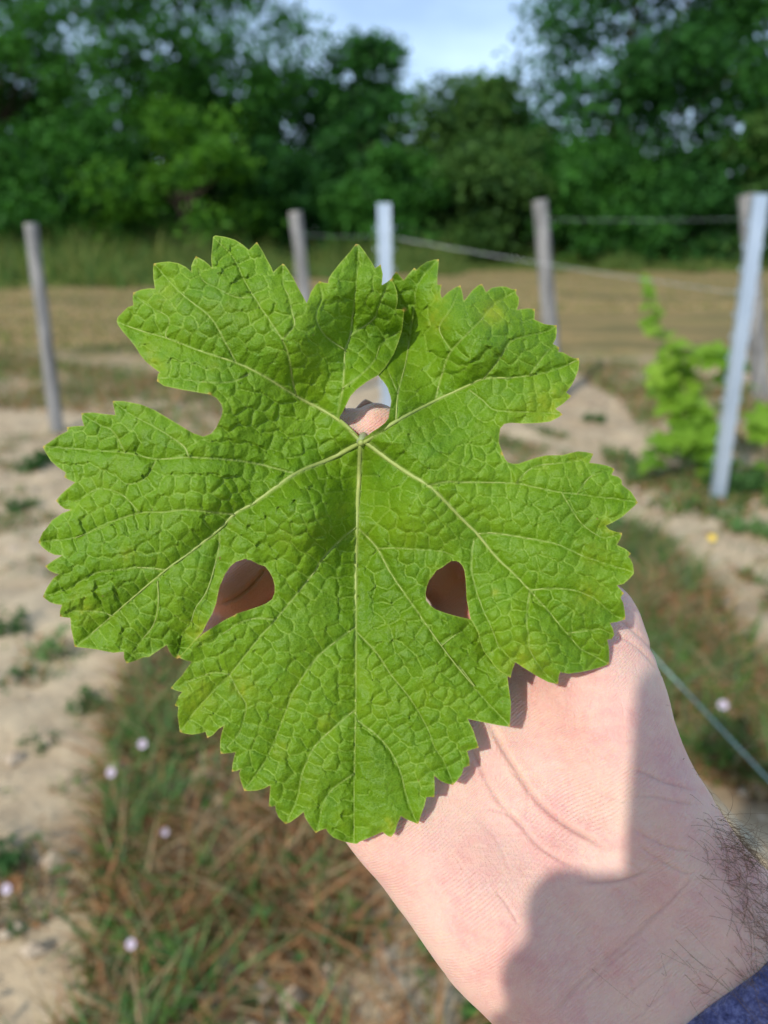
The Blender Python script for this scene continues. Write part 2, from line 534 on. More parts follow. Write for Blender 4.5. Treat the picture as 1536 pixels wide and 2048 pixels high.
# stubble over the mown field and the tall grass at the wood's edge
def field_grass():
    n = 26000
    Y = 8 + 34 * rng.random(n) ** 1.2
    X = (rng.random(n) - .5) * Y * 1.15
    dens = vnoise(X * 0.15, Y * 0.9, 8)
    k = dens > 0.42
    B = np.stack([X, Y, np.zeros(n)], 1)[k]
    n = len(B)
    mi = np.where(rng.random(n) < 0.55, 0, 1)
    V, F = blades(B, 0.04 + 0.06 * rng.random(n), 0.02 + 0.03 * rng.random(n), 0.3 + rng.random(n), 2)
    link('mown_field_stubble', mesh_from('mown_field_stubble', V, F, [M['straw'], M['far_grass']], np.tile(mi, 2)), kind='stuff')
    # edge strip: nearer on the left, farther on the right
    n = 42000
    t = rng.random(n)
    X = -26 + 58 * t
    near = 21 + 19 * sstep(-14, 14, X) + (vnoise(X * .7, X * 0, 9) - .5) * 7 + (vnoise(X * .22 + 5, X * 0, 19) - .5) * 6
    Y = near + rng.random(n) ** 1.3 * (47 - near)
    B = np.stack([X, Y, np.zeros(n)], 1)
    hh = 0.35 + 0.75 * rng.random(n) * (0.5 + vnoise(X * .6, Y * .6, 10))
    hh *= (0.40 + 0.60 * sstep(0, 8, Y - near)) * (0.6 + 1.3 * sstep(.45, .8, vnoise(X * .35, Y * .3, 29)))
    V, F = blades(B, hh, 0.03 + 0.05 * rng.random(n), 0.2 + 0.7 * rng.random(n), 2)
    mi = (rng.random(n) < 0.45).astype(int)
    link('tall_grass', mesh_from('tall_grass', V, F, [M['far_grass'], M['tree_olive']], np.tile(mi, 2)), kind='stuff')
field_grass()

# ------------------------------------------------------------------ trees
def tree(name, label, cat, x, y, h, cw, crown_base, mat, nleaf, nclump, lsize, fill=0.55, trunk_r=0.18, seed=0, group=None, lean=0.0, csz=1.0):
    global rng
    keep = rng
    rng = np.random.default_rng(1000 + seed)
    root = thing(name, (x, y, 0), label, cat, group)
    wood = Parts()
    top = np.array([lean, 0, h * 0.86])
    tp = smooth_poly([(0, 0, -0.1), (lean * .2 + rng.normal() * .1, rng.normal() * .1, h * .3), (lean * .6 + rng.normal() * .2, 0, h * .6), top], h / 8)
    wood.add(*tube(tp, np.linspace(trunk_r, trunk_r * 0.2, len(tp)), 7))
    # clump centres fill an uneven egg between the crown base and the top
    cz = crown_base + (h - crown_base) * (0.06 + 0.90 * rng.random(nclump))
    tt = (cz - crown_base) / (h - crown_base)
    rr = cw * 0.5 * np.sin(np.pi * np.clip(0.16 + 0.80 * tt, 0, 1)) ** 0.75
    aa = rng.random(nclump) * 2 * math.pi
    q = rr * np.sqrt(rng.random(nclump)) * (0.8 + 0.35 * rng.random(nclump))
    C = np.stack([np.cos(aa) * q + lean * tt, np.sin(aa) * q * 0.85, cz], 1)
    for i in range(0, nclump, max(1, nclump // 14)):
        j = int((C[i, 2] / h) * 0.75 * (len(tp) - 1))
        P = smooth_poly([tp[min(j, len(tp) - 1)], (tp[min(j, len(tp) - 1)] + C[i]) / 2 + rng.normal(size=3) * .15, C[i]], 0.6)
        wood.add(*tube(P, np.linspace(trunk_r * 0.34, trunk_r * 0.06, len(P)), 5))
    cs = cw * (0.10 + 0.13 * rng.random(nclump)) * csz
    idx = rng.integers(0, nclump, nleaf)
    U = rng.normal(size=(nleaf, 3)); U /= np.linalg.norm(U, axis=1)[:, None]
    rad = cs[idx] * (fill + (1 - fill) * rng.random(nleaf)) * (0.75 + 0.5 * rng.random(nleaf))
    P = C[idx] + U * rad[:, None] * np.array([1.15, 1.1, 0.75])
    V, F = leaf_cards(P, np.full(nleaf, lsize), 0.5, 0.7)
    link('trunk', wood.mesh('trunk', [M['bark']]), root)
    link('crown', mesh_from('crown', V, F, [M[mat]], smooth=False), root)
    rng = keep
    return root

DT = 49.0
def tx(px, d=DT): return (px - 768) / FPX * d * 1.0

# the wood edge, from left to right
tree('deciduous_tree', 'tall loose tree at far left, its thin crown full of sky gaps', 'tree', tx(40), 52, 17, 11, 7.5, 'tree_mid', 10500, 96, 0.36, .15, .24, 1, csz=.82)
tree('deciduous_tree', 'tall tree with a dark trunk, sky showing through its crown, left of the open sky', 'tree', tx(385), 50, 18, 15.5, 6.5, 'tree_mid', 19000, 125, 0.36, .2, .42, 2, lean=0.5, csz=.80)
tree('deciduous_tree', 'dark rounded tree just left of the open patch of sky', 'tree', tx(735), 52, 12.6, 7.5, 1.5, 'tree_dark', 9000, 60, 0.42, .5, .2, 3)
tree('deciduous_tree', 'low olive tree under the open patch of sky', 'tree', tx(930), 50, 10.2, 8.0, 0.8, 'tree_olive', 9000, 60, 0.40, .5, .2, 4)
tree('deciduous_tree', 'big dense green tree right of the open sky, reaching past the top of the picture', 'tree', tx(1215), 50, 19, 13.0, 1.5, 'tree_dark', 21000, 110, 0.42, .5, .35, 5)
tree('deciduous_tree', 'tall green tree in the top right corner', 'tree', tx(1500), 52, 20, 13.0, 1.2, 'tree_mid', 19000, 100, 0.42, .5, .35, 6)
tree('deciduous_tree', 'broad dark tree on the far left edge behind the bushes', 'tree', tx(60), 56, 10.5, 12.0, 0.8, 'tree_dark', 9000, 60, 0.45, .5, .2, 7)
tree('deciduous_tree', 'dark tree filling the gap behind the yellowish bush at left', 'tree', tx(330), 57, 10.5, 13.0, 0.8, 'tree_dark', 11000, 70, 0.45, .5, .2, 8)
tree('deciduous_tree', 'dark tree behind the wooden post left of the leaf tip', 'tree', tx(600), 57, 11.5, 10.0, 0.8, 'tree_dark', 10000, 64, 0.45, .5, .2, 9)
tree('deciduous_tree', 'dark tree behind the low olive tree', 'tree', tx(1010), 58, 11.0, 9.0, 0.8, 'tree_dark', 9000, 60, 0.45, .5, .2, 10)
# bushes in front of them
tree('bush', 'grey green bush at the left edge behind the first wooden post', 'bush', tx(60, 42), 43, 6.4, 8.0, 0.0, 'tree_mid', 8000, 50, 0.34, .5, .1, 11)
tree('bush', 'light yellowish green bush lit by the sun, below the dark forked trunk', 'bush', tx(400, 43), 43, 7.4, 9.5, 0.6, 'tree_light', 4600, 26, 0.36, .35, .1, 12, csz=.8)
tree('bush', 'deep green bush left of the yellowish bush', 'bush', tx(215, 44), 44.5, 7.4, 7.0, 0.0, 'tree_mid', 7000, 46, 0.36, .5, .1, 13)
tree('bush', 'green bush behind the nearer steel post', 'bush', tx(770, 45), 46, 5.8, 7.0, 0.0, 'tree_mid', 7000, 46, 0.36, .5, .1, 14)
tree('bush', 'olive bush between the nearer steel post and the pale wooden post', 'bush', tx(960, 46), 46.5, 6.6, 7.5, 0.0, 'tree_olive', 7500, 48, 0.36, .5, .1, 15)
tree('bush', 'bushy green growth behind the pale wooden post right of the leaf', 'bush', tx(1160, 46), 46, 6.2, 8.0, 0.0, 'tree_mid', 8000, 50, 0.36, .5, .1, 16)
tree('bush', 'pale olive bush at the right edge behind the far steel post', 'bush', tx(1500, 46), 46, 8.4, 7.0, 0.0, 'tree_olive', 8000, 50, 0.36, .5, .1, 17)
tree('bush', 'dark bush under the big dense tree', 'bush', tx(1340, 46), 47.5, 5.2, 7.0, 0.0, 'tree_dark', 6500, 44, 0.36, .5, .1, 18)
tree('bush', 'dark bush in the shade left of the nearer steel post', 'bush', tx(580, 46), 47, 6.0, 7.0, 0.0, 'tree_dark', 6500, 44, 0.36, .5, .1, 19)
# woodland going on behind the edge, outside single trees one can tell apart
def far_wood():
    n = 30000
    X = rng.uniform(-70, 70, n); Y = 60 + 14 * rng.random(n)
    top = 5.5 + 3.0 * vnoise(X * 0.25, X * 0, 15)
    P = np.stack([X, Y, top * rng.random(n) ** 0.8], 1)
    V, F = leaf_cards(P, np.full(n, 0.9), 0.4, 0.7)
    link('far_wood', mesh_from('far_wood', V, F, [M['tree_dark']], smooth=False), kind='stuff')
far_wood()

# ------------------------------------------------------------------ posts and wires
def wood_post(label, bx, by, topx, topy, rad, sink=0.15):
    b = gp(bx, by)
    r = ray(topx, topy)
    t = b[1] / r[1]                          # upright: same distance as its foot
    top = CAM + r * t
    root = thing('wooden_post', b, label, 'post')
    ax = top - b
    P = np.array([-ax * sink, ax * 0.3, ax * 0.65, ax * 0.985, ax])
    P = smooth_poly(P, 0.12)
    V, F = tube(P, np.full(len(P), rad) * (1 - 0.12 * np.linspace(0, 1, len(P))), 14, cap=False)
    V += (vnoise(V[:, 0] * 60, V[:, 2] * 9 + V[:, 1] * 60, 3)[:, None] - .5) * rad * 0.25 * np.array([1, 1, 0])
    link('shaft', mesh_from('shaft', V, F, [M['wood_post']]), root)
    cv, cf = tube([ax * 0.995, ax * 1.004, ax * 1.010], [rad * .90, rad * .86, rad * .66], 14)
    link('cut_top', quads_to_mesh('cut_top', cv, cf, [M['wood_end']]), root)
    # staple holding the wire
    sv, sf = tube([ax * .9 + np.array([-.012, -rad, 0]), ax * .9 + np.array([0, -rad * 1.22, 0]), ax * .9 + np.array([.012, -rad, 0])], .0025, 5)
    link('staple', quads_to_mesh('staple', sv, sf, [M['wire']]), root)
    return b, top

def steel_post(label, bx, by, topx, topy, w):
    b = gp(bx, by)
    r = ray(topx, topy)
    t = b[1] / r[1]
    top = CAM + r * t
    root = thing('steel_post', b, label, 'post')
    ax = top - b
    # open C section with lips and a middle rib, extruded
    d = w * 0.62
    prof = np.array([(-w / 2, d), (-w / 2, 0), (-w * .16, 0), (-w * .10, d * .22), (w * .10, d * .22), (w * .16, 0), (w / 2, 0), (w / 2, d)])
    th = 0.004
    inner = prof + np.array([(th, 0), (th, th), (0, th), (0, th), (0, th), (0, th), (-th, th), (-th, 0)])
    loop = np.vstack([prof, inner[::-1]])
    n = len(loop)
    zs = np.linspace(-0.12, 1, 26)
    V = np.concatenate([np.column_stack([loop[:, 0], loop[:, 1], np.zeros(n)]) + ax * z for z in zs])
    i = np.arange(len(zs) - 1)[:, None] * n; j = np.arange(n)[None]; j2 = (j + 1) % n
    F = np.stack([i + j, i + j2, i + n + j2, i + n + j], -1).reshape(-1, 4)
    link('profile', mesh_from('profile', V, F, [M['steel']], smooth=False), root)
    hv, hf = tube([(0, 0, 0), (.010, 0, .002), (.012, 0, .016)], .004, 5)
    hm = quads_to_mesh('wire_hook', hv, hf, [M['steel']])
    for z in np.arange(0.14, 0.98, 0.07):
        for sg in (-1, 1):
            o = link('wire_hook', hm, root)
            o.location = Vector(ax * z + np.array([sg * (w / 2 + .002), d * .5, 0]))
            o.scale = (sg, 1, 1)
    return b, top

pw1 = wood_post('grey weathered wooden post at the left edge, standing in pale soil', 116, 868, 62, 452, 0.043)
pw2 = wood_post('wooden post behind the notch between the two upper left leaf lobes', 632, 800, 591, 428, 0.052)
ps1 = steel_post('pale galvanised steel post rising behind the overlapping upper lobes of the leaf', 778, 950, 768, 406, 0.067)
pw3 = wood_post('pale wooden post behind the upper right edge of the leaf', 1112, 800, 1080, 405, 0.062)
ps2 = steel_post('tilted bluish steel post at the right edge beside the young vine', 1437, 1003, 1525, 388, 0.062)
pw4 = wood_post('pale wooden post directly behind the tilted steel post at the right edge', 1522, 800, 1494, 394, 0.068)

def wire(label, a, b, rad, mat='wire', sag=0.01, name='trellis_wire'):
    a = np.asarray(a, float); b = np.asarray(b, float)
    t = np.linspace(0, 1, 24)[:, None]
    P = a * (1 - t) + b * t
    P[:, 2] -= sag * 4 * (t * (1 - t))[:, 0]
    V, F = tube(P, rad, 6)
    o = link(name, quads_to_mesh(name, V - a, F, [M[mat]]), None, label, 'wire')
    o.location = Vector(a)
L = lambda p, f: p[0] + (p[1] - p[0]) * f
wire('thin wire from the wooden post to the steel post above the leaf', L(pw2, .9) + np.array([0, -.06, 0]), L(ps1, .89), .0012)
wire('sloping wire running from the middle steel post down to the tilted steel post', L(ps1, .89), L(ps2, .70), .0014)
wire('thin level wire between the two pale wooden posts at right', L(pw3, .92) + np.array([0, -.08, 0]), L(pw4, .90) + np.array([0, -.08, 0]), .0012)
wire('pale blue line crossing the weeds right of the wrist', pt(1290, 1295, 1.35), pt(1640, 1670, 1.02), .0013, 'twine', 0.0, 'guide_line')
wire('fainter pale line running down to the bare soil beside the wrist', pt(1385, 1550, 1.16), pt(1640, 1830, 0.98), .0011, 'twine', 0.0, 'guide_line')

# ------------------------------------------------------------------ young vines
def vine_leaf_mesh():
    # five lobed, toothed blade with a folded midrib
    outl = []
    for a, r in [(-90, .12), (-65, .42), (-48, .50), (-25, .44), (-12, .36), (5, .56), (20, .62), (36, .50), (48, .40), (64, .56), (80, .66), (90, .74)]:
        outl.append((math.cos(R(a)) * r, math.sin(R(a)) * r))
    full = outl + [(-x, y) for x, y in outl[-2::-1]]
    V = [(0, 0, 0)] + [(x, y, 0.16 * abs(x) - 0.25 * y * y) for x, y in full]
    n = len(full)
    F = [(0, i + 1, (i + 1) % n + 1) for i in range(n)]
    return mesh_from('leaf', V, F, [M['vine']])
VL = vine_leaf_mesh()

def vine(label, base, shoots, seed):
    r = np.random.default_rng(seed)
    root = thing('young_vine', base, label, 'vine', rz=0)
    for si, (pts, nl, sz0, sz1) in enumerate(shoots):
        P = smooth_poly(np.array(pts), 0.03)
        V, F = tube(P, np.linspace(0.009 if si == 0 else 0.005, 0.002, len(P)), 6)
        link('stem' if si == 0 else 'shoot', quads_to_mesh('stem', V, F, [M['vine_wood'] if si == 0 else M['vine']]), root)
        for i in range(nl):
            t = (i + 0.5) / nl
            c = P[int(t * (len(P) - 1))]
            s = (sz0 * (1 - t) + sz1 * t) * r.uniform(.55, 1.2)
            a = r.uniform(0, 2 * math.pi)
            o = link('leaf', VL, root)
            d = Vector((math.cos(a), math.sin(a), r.uniform(-.1, .5))).normalized()
            o.location = Vector(c) + d * s * 0.45
            nrm = (Vector((0, 0, 1)) + Vector((-.5, -.8, 0)) * r.uniform(.2, 1.0) + Vector(r.normal(size=3) * .35)).normalized()
            y = (d - nrm * d.dot(nrm)).normalized()
            x = y.cross(nrm)
            o.rotation_euler = Matrix((x, y, nrm)).transposed().to_euler()
            o.scale = (s, s, s)
b1 = gp(1395, 955)
def rel(x, y, base): 
    rr = ray(x, y); t = base[1] / rr[1]
    return (CAM + rr * t) - base
k = lambda x, y, dy=0: rel(x, y, b1) + np.array([0, dy, 0])
vine('leafy young vine left of the tilted steel post, with an upright shoot', b1,
     [([k(1395, 958), k(1385, 900), k(1375, 820), k(1360, 740)], 26, .15, .12),
      ([k(1360, 760), k(1340, 700), k(1315, 640), k(1290, 590), k(1278, 545)], 27, .13, .06),
      ([k(1365, 740), k(1395, 705, -.05), k(1440, 725, -.1), k(1480, 775, -.1)], 24, .15, .10),
      ([k(1385, 860), k(1340, 870, -.1), k(1310, 900, -.12), k(1290, 930, -.1)], 19, .14, .10),
      ([k(1390, 890), k(1410, 905, -.1), k(1430, 930, -.1)], 13, .13, .09),
      ([k(1375, 820), k(1330, 790, .05), k(1305, 760, .05)], 16, .14, .10)], 5)
b2 = gp(1545, 985)
k2 = lambda x, y, dy=0: rel(x, y, b2) + np.array([0, dy, 0])
vine('second young vine cut by the right edge of the picture', b2,
     [([k2(1545, 985), k2(1540, 900), k2(1550, 800)], 14, .13, .12),
      ([k2(1542, 880), k2(1515, 850), k2(1500, 820)], 9, .13, .11),
      ([k2(1545, 850), k2(1580, 800), k2(1590, 740)], 8, .13, .1)], 6)

# ------------------------------------------------------------------ single weeds and flowers on the soil
def weed(label, x, y, size, mat, n, up=0.5, name='weed_plant'):
    b = gp(x, y)
    root = thing(name, b, label, 'weed')
    st = Parts()
    tips = []
    for i in range(7):
        a = rng.random() * 6.28; d = np.array([math.cos(a), math.sin(a), 0]) * size * rng.uniform(.3, .9)
        tip = d + np.array([0, 0, size * up * rng.uniform(.5, 1.3)])
        st.add(*tube(smooth_poly([(0, 0, -.01), d * .35 + np.array([0, 0, tip[2] * .6]), tip], size / 5), .0018, 5))
        tips.append(tip)
    tips = np.array(tips)
    C = tips[rng.integers(0, 7, n)] * rng.random((n, 1)) ** .5 + rng.normal(size=(n, 3)) * size * .13
    C[:, 2] = np.abs(C[:, 2])
    V, F = leaf_cards(C, np.full(n, size * .30), .6, .45)
    link('stems', st.mesh('stems', [M[mat]]), root)
    link('foliage', mesh_from('foliage', V, F, [M[mat]], smooth=False), root)
weed('dark green weed clump on pale soil below the left wooden post', 75, 935, .16, 'weed', 170, .35)
weed('narrow dark weed in the shaded soil at the left edge, beside the leaf teeth', 45, 1020, .12, 'weed', 90, .4)
weed('green weed touching the left edge below the leaf', 22, 1275, .11, 'weed', 110, .5)
weed('bright upright seedling on bare soil left of the weedy strip', 92, 1322, .085, 'weed_pale', 60, 1.0)
weed('small round dark weed at the left, next to the bright seedling', 38, 1352, .05, 'weed', 70, .4)
weed('flat dark weed on the soil, halfway down the left side', 84, 1494, .06, 'weed', 90, .3)
weed('spreading dark weed against the edge of the weedy strip', 195, 1425, .09, 'weed', 120, .35)
weed('weed clump with a pink flower at the lower left edge', 18, 1725, .075, 'weed', 120, .5)
weed('tiny weed on the soil near the bottom left corner', 36, 1862, .03, 'weed', 40, .4)
weed('leafy green weed on bare soil below the palm', 705, 1885, .055, 'weed', 120, .5)
weed('low green weed at the bottom edge under the wrist', 835, 1995, .05, 'weed', 100, .4)
weed('round green weed on the pale soil right of the leaf', 1196, 846, .13, 'weed', 150, .5)
weed('dark weed at the foot of the tilted steel post', 1488, 985, .20, 'weed', 200, .4)
weed('sprawling pale weed on the soil below the tilted steel post', 1510, 1065, .16, 'weed_pale', 120, .3)
weed('small weed tuft in the soil right of the lower leaf lobe', 1275, 935, .10, 'weed', 80, .4)

def flower(label, x, y, size, hgt, mat='petal', name='bindweed_flower'):
    b = gp(x, y, hgt)
    b = b - np.array([0, 0, hgt])
    root = thing(name, b, label, 'flower')
    fv, ff = [], []
    rings = [(0.12, -0.55), (0.22, -0.2), (0.55, 0.0), (0.95, 0.12), (1.0, 0.08)]
    n = 15
    for ri, (rr, zz) in enumerate(rings):
        for j in range(n):
            a = j / n * 2 * math.pi
            q = rr * (1 - 0.10 * (ri > 2) * (0.5 + 0.5 * math.cos(5 * a)))
            fv.append((math.cos(a) * q * size, math.sin(a) * q * size, zz * size))
    for ri in range(len(rings) - 1):
        for j in range(n):
            ff.append((ri * n + j, ri * n + (j + 1) % n, (ri + 1) * n + (j + 1) % n, (ri + 1) * n + j))
    o = link('corolla', mesh_from('corolla', fv, ff, [M[mat]]), root)
    o.location = (0, 0, hgt)
    o.rotation_euler = (R(50), R(-12), 0)
    sv, sf = tube(smooth_poly([(0, 0, -.01), (.01, .01, hgt * .6), (0, .006, hgt - size * .4)], .02), .0012, 5)
    link('stalk', quads_to_mesh('stalk', sv, sf, [M['grass_green']]), root)
flower('pale pink flower highest in the weedy strip, nearest the leaf', 285, 1488, .0105, .13)
flower('pale pink flower at the soil edge of the weedy strip', 222, 1545, .0105, .10)
flower('faint mauve flower deep among the weeds', 330, 1664, .008, .07)
flower('white flower at the lower left edge on a dark weed', 13, 1778, .010, .06)
flower('pale pink flower low in the weedy strip, near the bottom', 262, 1888, .009, .08)
flower('white flower in the green weeds right of the wrist', 1446, 1410, .013, .10)
flower('single yellow flower on pale soil below the tilted steel post', 1424, 1076, .017, .04, 'petal_yellow', 'yellow_flower')
# ------------------------------------------------------------------ the vine leaf
def Z(ox, oy, s, pts):
    return [(ox + a / s, oy + b / s) for a, b in pts]
zh = lambda *p: Z(640, 740, 7.68, p)
z1 = lambda *p: Z(220, 460, 5.12, p)
z2 = lambda *p: Z(500, 460, 4.518, p)
z3 = lambda *p: Z(740, 500, 5.12, p)
z4 = lambda *p: Z(940, 560, 5.12, p)
z5 = lambda *p: Z(1000, 860, 5.12, p)
z6 = lambda *p: Z(960, 1100, 4.518, p)
z7 = lambda *p: Z(60, 780, 3.84, p)
z8 = lambda *p: Z(60, 1040, 3.84, p)
z9 = lambda *p: Z(330, 1180, 4.389, p)
za = lambda *p: Z(440, 1420, 5.12, p)
zb = lambda *p: Z(680, 1420, 4.267, p)
zc = lambda *p: Z(820, 1100, 6.982, p)
zd = lambda *p: Z(620, 850, 5.12, p)
ze = lambda *p: Z(900, 1000, 5.12, p)
zg = lambda *p: Z(50, 440, 2.048, p)
zi = lambda *p: Z(650, 440, 2.363, p)
zj = lambda *p: Z(50, 860, 2.163, p)
zk = lambda *p: Z(320, 1220, 2.0757, p)
zl = lambda *p: Z(380, 1090, 5.908, p)

HUB = (722.0, 884.0)
HOLE_L = (490.0, 1118.0)
HOLE_R = (904.5, 1121.0)
SEAM_L = [HUB, (680, 960), (600, 1050), (530, 1098), HOLE_L]
SEAM_R = [HUB, (760, 950), (815, 1030), (870, 1090), HOLE_R]

OUT_L = (zh((590, 1015), (460, 920), (300, 765), (300, 720), (350, 640), (470, 400), (560, 300), (720, 180), (895, 80))
  + z2((1225, 1240), (1300, 1120), (1345, 1000), (1375, 905), (1385, 810), (1395, 718), (1320, 715), (1335, 650), (1330, 560), (1300, 480), (1275, 440), (1240, 470), (1190, 500), (1200, 400), (1180, 310), (1130, 345), (1100, 290), (1040, 200), (985, 130), (955, 125), (900, 200), (820, 290), (740, 390), (710, 440), (705, 480), (665, 475), (628, 462), (590, 500), (550, 560), (530, 620), (512, 660), (480, 600), (440, 530), (390, 430), (340, 350), (300, 300), (250, 340), (210, 380), (190, 330), (150, 260), (120, 200), (62, 108))
  + z1((1500, 125), (1460, 165), (1422, 205), (1360, 150), (1280, 100), (1180, 70), (1080, 55), (1055, 70), (1048, 150), (1040, 230), (1035, 300), (1045, 390), (1020, 360), (960, 310), (880, 268), (850, 320), (832, 370), (835, 430), (780, 380), (700, 340), (600, 322), (520, 330), (448, 342), (440, 400), (445, 500), (460, 600), (400, 597), (320, 610), (238, 640), (230, 700), (240, 770), (180, 790), (130, 840), (80, 890), (67, 930), (80, 970), (130, 1040), (200, 1120), (270, 1210), (310, 1280), (370, 1350), (430, 1400), (510, 1460))
  + zg((545, 630), (540, 660), (570, 680), (640, 695), (700, 705), (760, 715))
  + z7((1380, 35), (1430, 60), (1470, 110), (1480, 150), (1470, 200), (1430, 290), (1390, 335), (1330, 357), (1250, 330), (1150, 270), (1050, 210), (950, 150), (850, 110), (720, 85), (633, 84), (645, 140), (655, 192), (560, 183), (480, 172), (394, 178), (400, 230), (415, 275), (350, 277), (284, 285), (288, 315), (220, 350), (150, 400), (97, 435), (120, 480), (160, 545), (210, 590), (275, 635), (262, 670), (300, 690), (345, 710), (290, 755), (240, 800), (198, 850), (230, 885), (270, 915), (320, 920), (250, 945), (170, 1000), (120, 1070))
  + z8((100, 90), (63, 170), (90, 205), (140, 245), (190, 268), (245, 272), (180, 310), (116, 355), (150, 390), (200, 412), (225, 415), (180, 445), (130, 520), (97, 590), (150, 630), (200, 648), (245, 652), (230, 700), (229, 742), (270, 748), (310, 752), (315, 830), (330, 900), (343, 975), (400, 980), (500, 992), (600, 1012), (640, 1020), (720, 1012), (722, 1060), (740, 1102), (800, 1085), (870, 1055), (915, 1052), (960, 1020), (1050, 960), (1070, 1010), (1100, 1050), (1130, 1067), (1175, 1040), (1225, 980), (1280, 910), (1320, 870), (1360, 790), (1400, 720), (1430, 640), (1445, 560), (1460, 500))
  + zl((370, 450), (410, 350), (470, 260), (540, 200)) + [HOLE_L])
OUT_E = (zl((720, 180), (800, 225), (890, 255), (940, 320), (980, 400), (1000, 480), (1000, 560), (970, 640), (900, 690), (800, 730), (660, 775), (520, 820))
  + z9((620, 215), (520, 265), (430, 320), (330, 385), (250, 450), (180, 530), (118, 592), (180, 618), (235, 630), (190, 690), (150, 750), (100, 800), (48, 862), (100, 885), (150, 895), (120, 930), (100, 980), (83, 1015), (117, 1025), (110, 1100), (120, 1170), (130, 1247), (180, 1262), (240, 1270), (300, 1260), (355, 1245), (372, 1300), (420, 1275), (470, 1220), (520, 1190), (500, 1240), (485, 1310))
  + za((0, 380), (6, 448), (60, 445), (120, 440), (160, 430), (145, 480), (130, 540), (120, 632), (170, 625), (215, 605), (195, 650), (210, 720), (248, 828), (300, 830), (380, 825), (450, 805), (515, 770), (510, 850), (498, 988), (540, 990), (565, 975), (570, 1030), (600, 1100), (670, 1168), (720, 1150), (790, 1100), (855, 1045), (870, 1100), (920, 1180), (980, 1262), (1020, 1235), (1085, 1215), (1110, 1260), (1160, 1305), (1240, 1340), (1330, 1360), (1380, 1370))
  + zb((150, 1140), (165, 1125), (250, 1090), (320, 1060), (365, 1040), (400, 1070), (435, 1087), (470, 1040), (490, 970), (520, 905), (570, 935), (620, 955), (668, 975), (690, 900), (720, 820), (738, 745), (770, 740), (805, 747), (808, 680), (805, 560), (850, 600), (900, 625), (965, 640), (1000, 600), (1040, 550), (1055, 490), (1106, 477), (1105, 420), (1085, 350), (1130, 335), (1185, 322), (1165, 260), (1140, 180), (1090, 75), (1150, 90), (1250, 110), (1350, 130), (1448, 144))
  + z6((275, 1500), (280, 1380), (265, 1280), (255, 1200)) + [(1014, 1345), (1004, 1310), (985, 1275), (958, 1246)]
  + zc((840, 965), (750, 945), (640, 920), (500, 880), (360, 830), (280, 770), (225, 700), (218, 600), (235, 510), (270, 420), (340, 330), (370, 285), (450, 245), (520, 190)) + [HOLE_R])
OUT_R = (zc((680, 165), (730, 220), (760, 290), (775, 400), (785, 550), (790, 680), (815, 820), (845, 965), (900, 1060), (950, 1150), (975, 1270), (1030, 1420), (1100, 1510), (1180, 1620), (1250, 1690), (1405, 1788))
  + z6((290, 1090), (320, 1015), (380, 1055), (460, 1105), (540, 1155), (620, 1195), (707, 1214), (710, 1150), (725, 1105), (800, 1118), (900, 1105), (1000, 1085), (1090, 1060), (1168, 1032), (1168, 960), (1165, 880), (1150, 810), (1190, 805), (1214, 765), (1200, 710), (1175, 660), (1240, 650), (1313, 626), (1310, 560), (1295, 480), (1270, 430), (1300, 390), (1260, 345), (1240, 320), (1300, 305), (1350, 260), (1390, 215))
  + z5((1370, 1440), (1360, 1370), (1330, 1310), (1310, 1300), (1343, 1265), (1280, 1215), (1195, 1175), (1230, 1120), (1254, 1055), (1180, 1040), (1120, 1020), (1080, 980), (1150, 950), (1250, 890), (1330, 820), (1380, 775), (1412, 745), (1380, 690), (1340, 630), (1280, 585), (1250, 560), (1245, 510), (1210, 478), (1140, 460), (1176, 398), (1100, 365), (1000, 345), (915, 335), (935, 290), (958, 243), (880, 225), (800, 218), (720, 235), (640, 258), (560, 258), (470, 260), (380, 280), (290, 310), (190, 345), (130, 345), (80, 330), (50, 295), (30, 240))
  + z4((340, 1790), (295, 1665), (300, 1590), (310, 1520), (350, 1475), (420, 1462), (550, 1470), (700, 1465), (820, 1450), (900, 1410), (948, 1378), (920, 1350), (875, 1320), (950, 1270), (1040, 1188), (1010, 1170), (985, 1150), (1040, 1080), (1080, 1000), (1110, 920), (1120, 840), (1112, 800), (1060, 800), (1010, 775), (950, 740), (905, 735), (915, 690), (850, 655), (880, 600), (888, 540), (888, 463), (830, 460), (760, 450), (660, 405), (664, 296), (590, 290), (480, 305), (500, 240), (500, 180), (470, 140), (478, 93), (430, 95), (370, 68), (300, 65), (220, 80), (165, 125), (145, 85), (122, 36))
  + z3((1110, 360), (1050, 410), (960, 525), (950, 450), (926, 360), (870, 385), (800, 430), (735, 495), (720, 440), (734, 353), (690, 355), (690, 280), (698, 180), (707, 93), (660, 97), (580, 120), (520, 160), (475, 205), (455, 180), (400, 240), (345, 310), (310, 270), (268, 220), (230, 270), (215, 300), (150, 500), (110, 700), (70, 900), (60, 1100), (85, 1285), (120, 1330), (160, 1380), (190, 1430))
  + zh((960, 150), (1030, 260), (1080, 400), (1095, 480), (1070, 620), (1050, 740), (1000, 810), (900, 890), (800, 950), (740, 1000), (690, 1030)))

POLY_L = SEAM_L[:1] + OUT_L + SEAM_L[-2:0:-1]
POLY_E = SEAM_L[:1] + SEAM_L[1:] + OUT_E + SEAM_R[-2:0:-1]
POLY_R = SEAM_R[:1] + SEAM_R[1:] + OUT_R

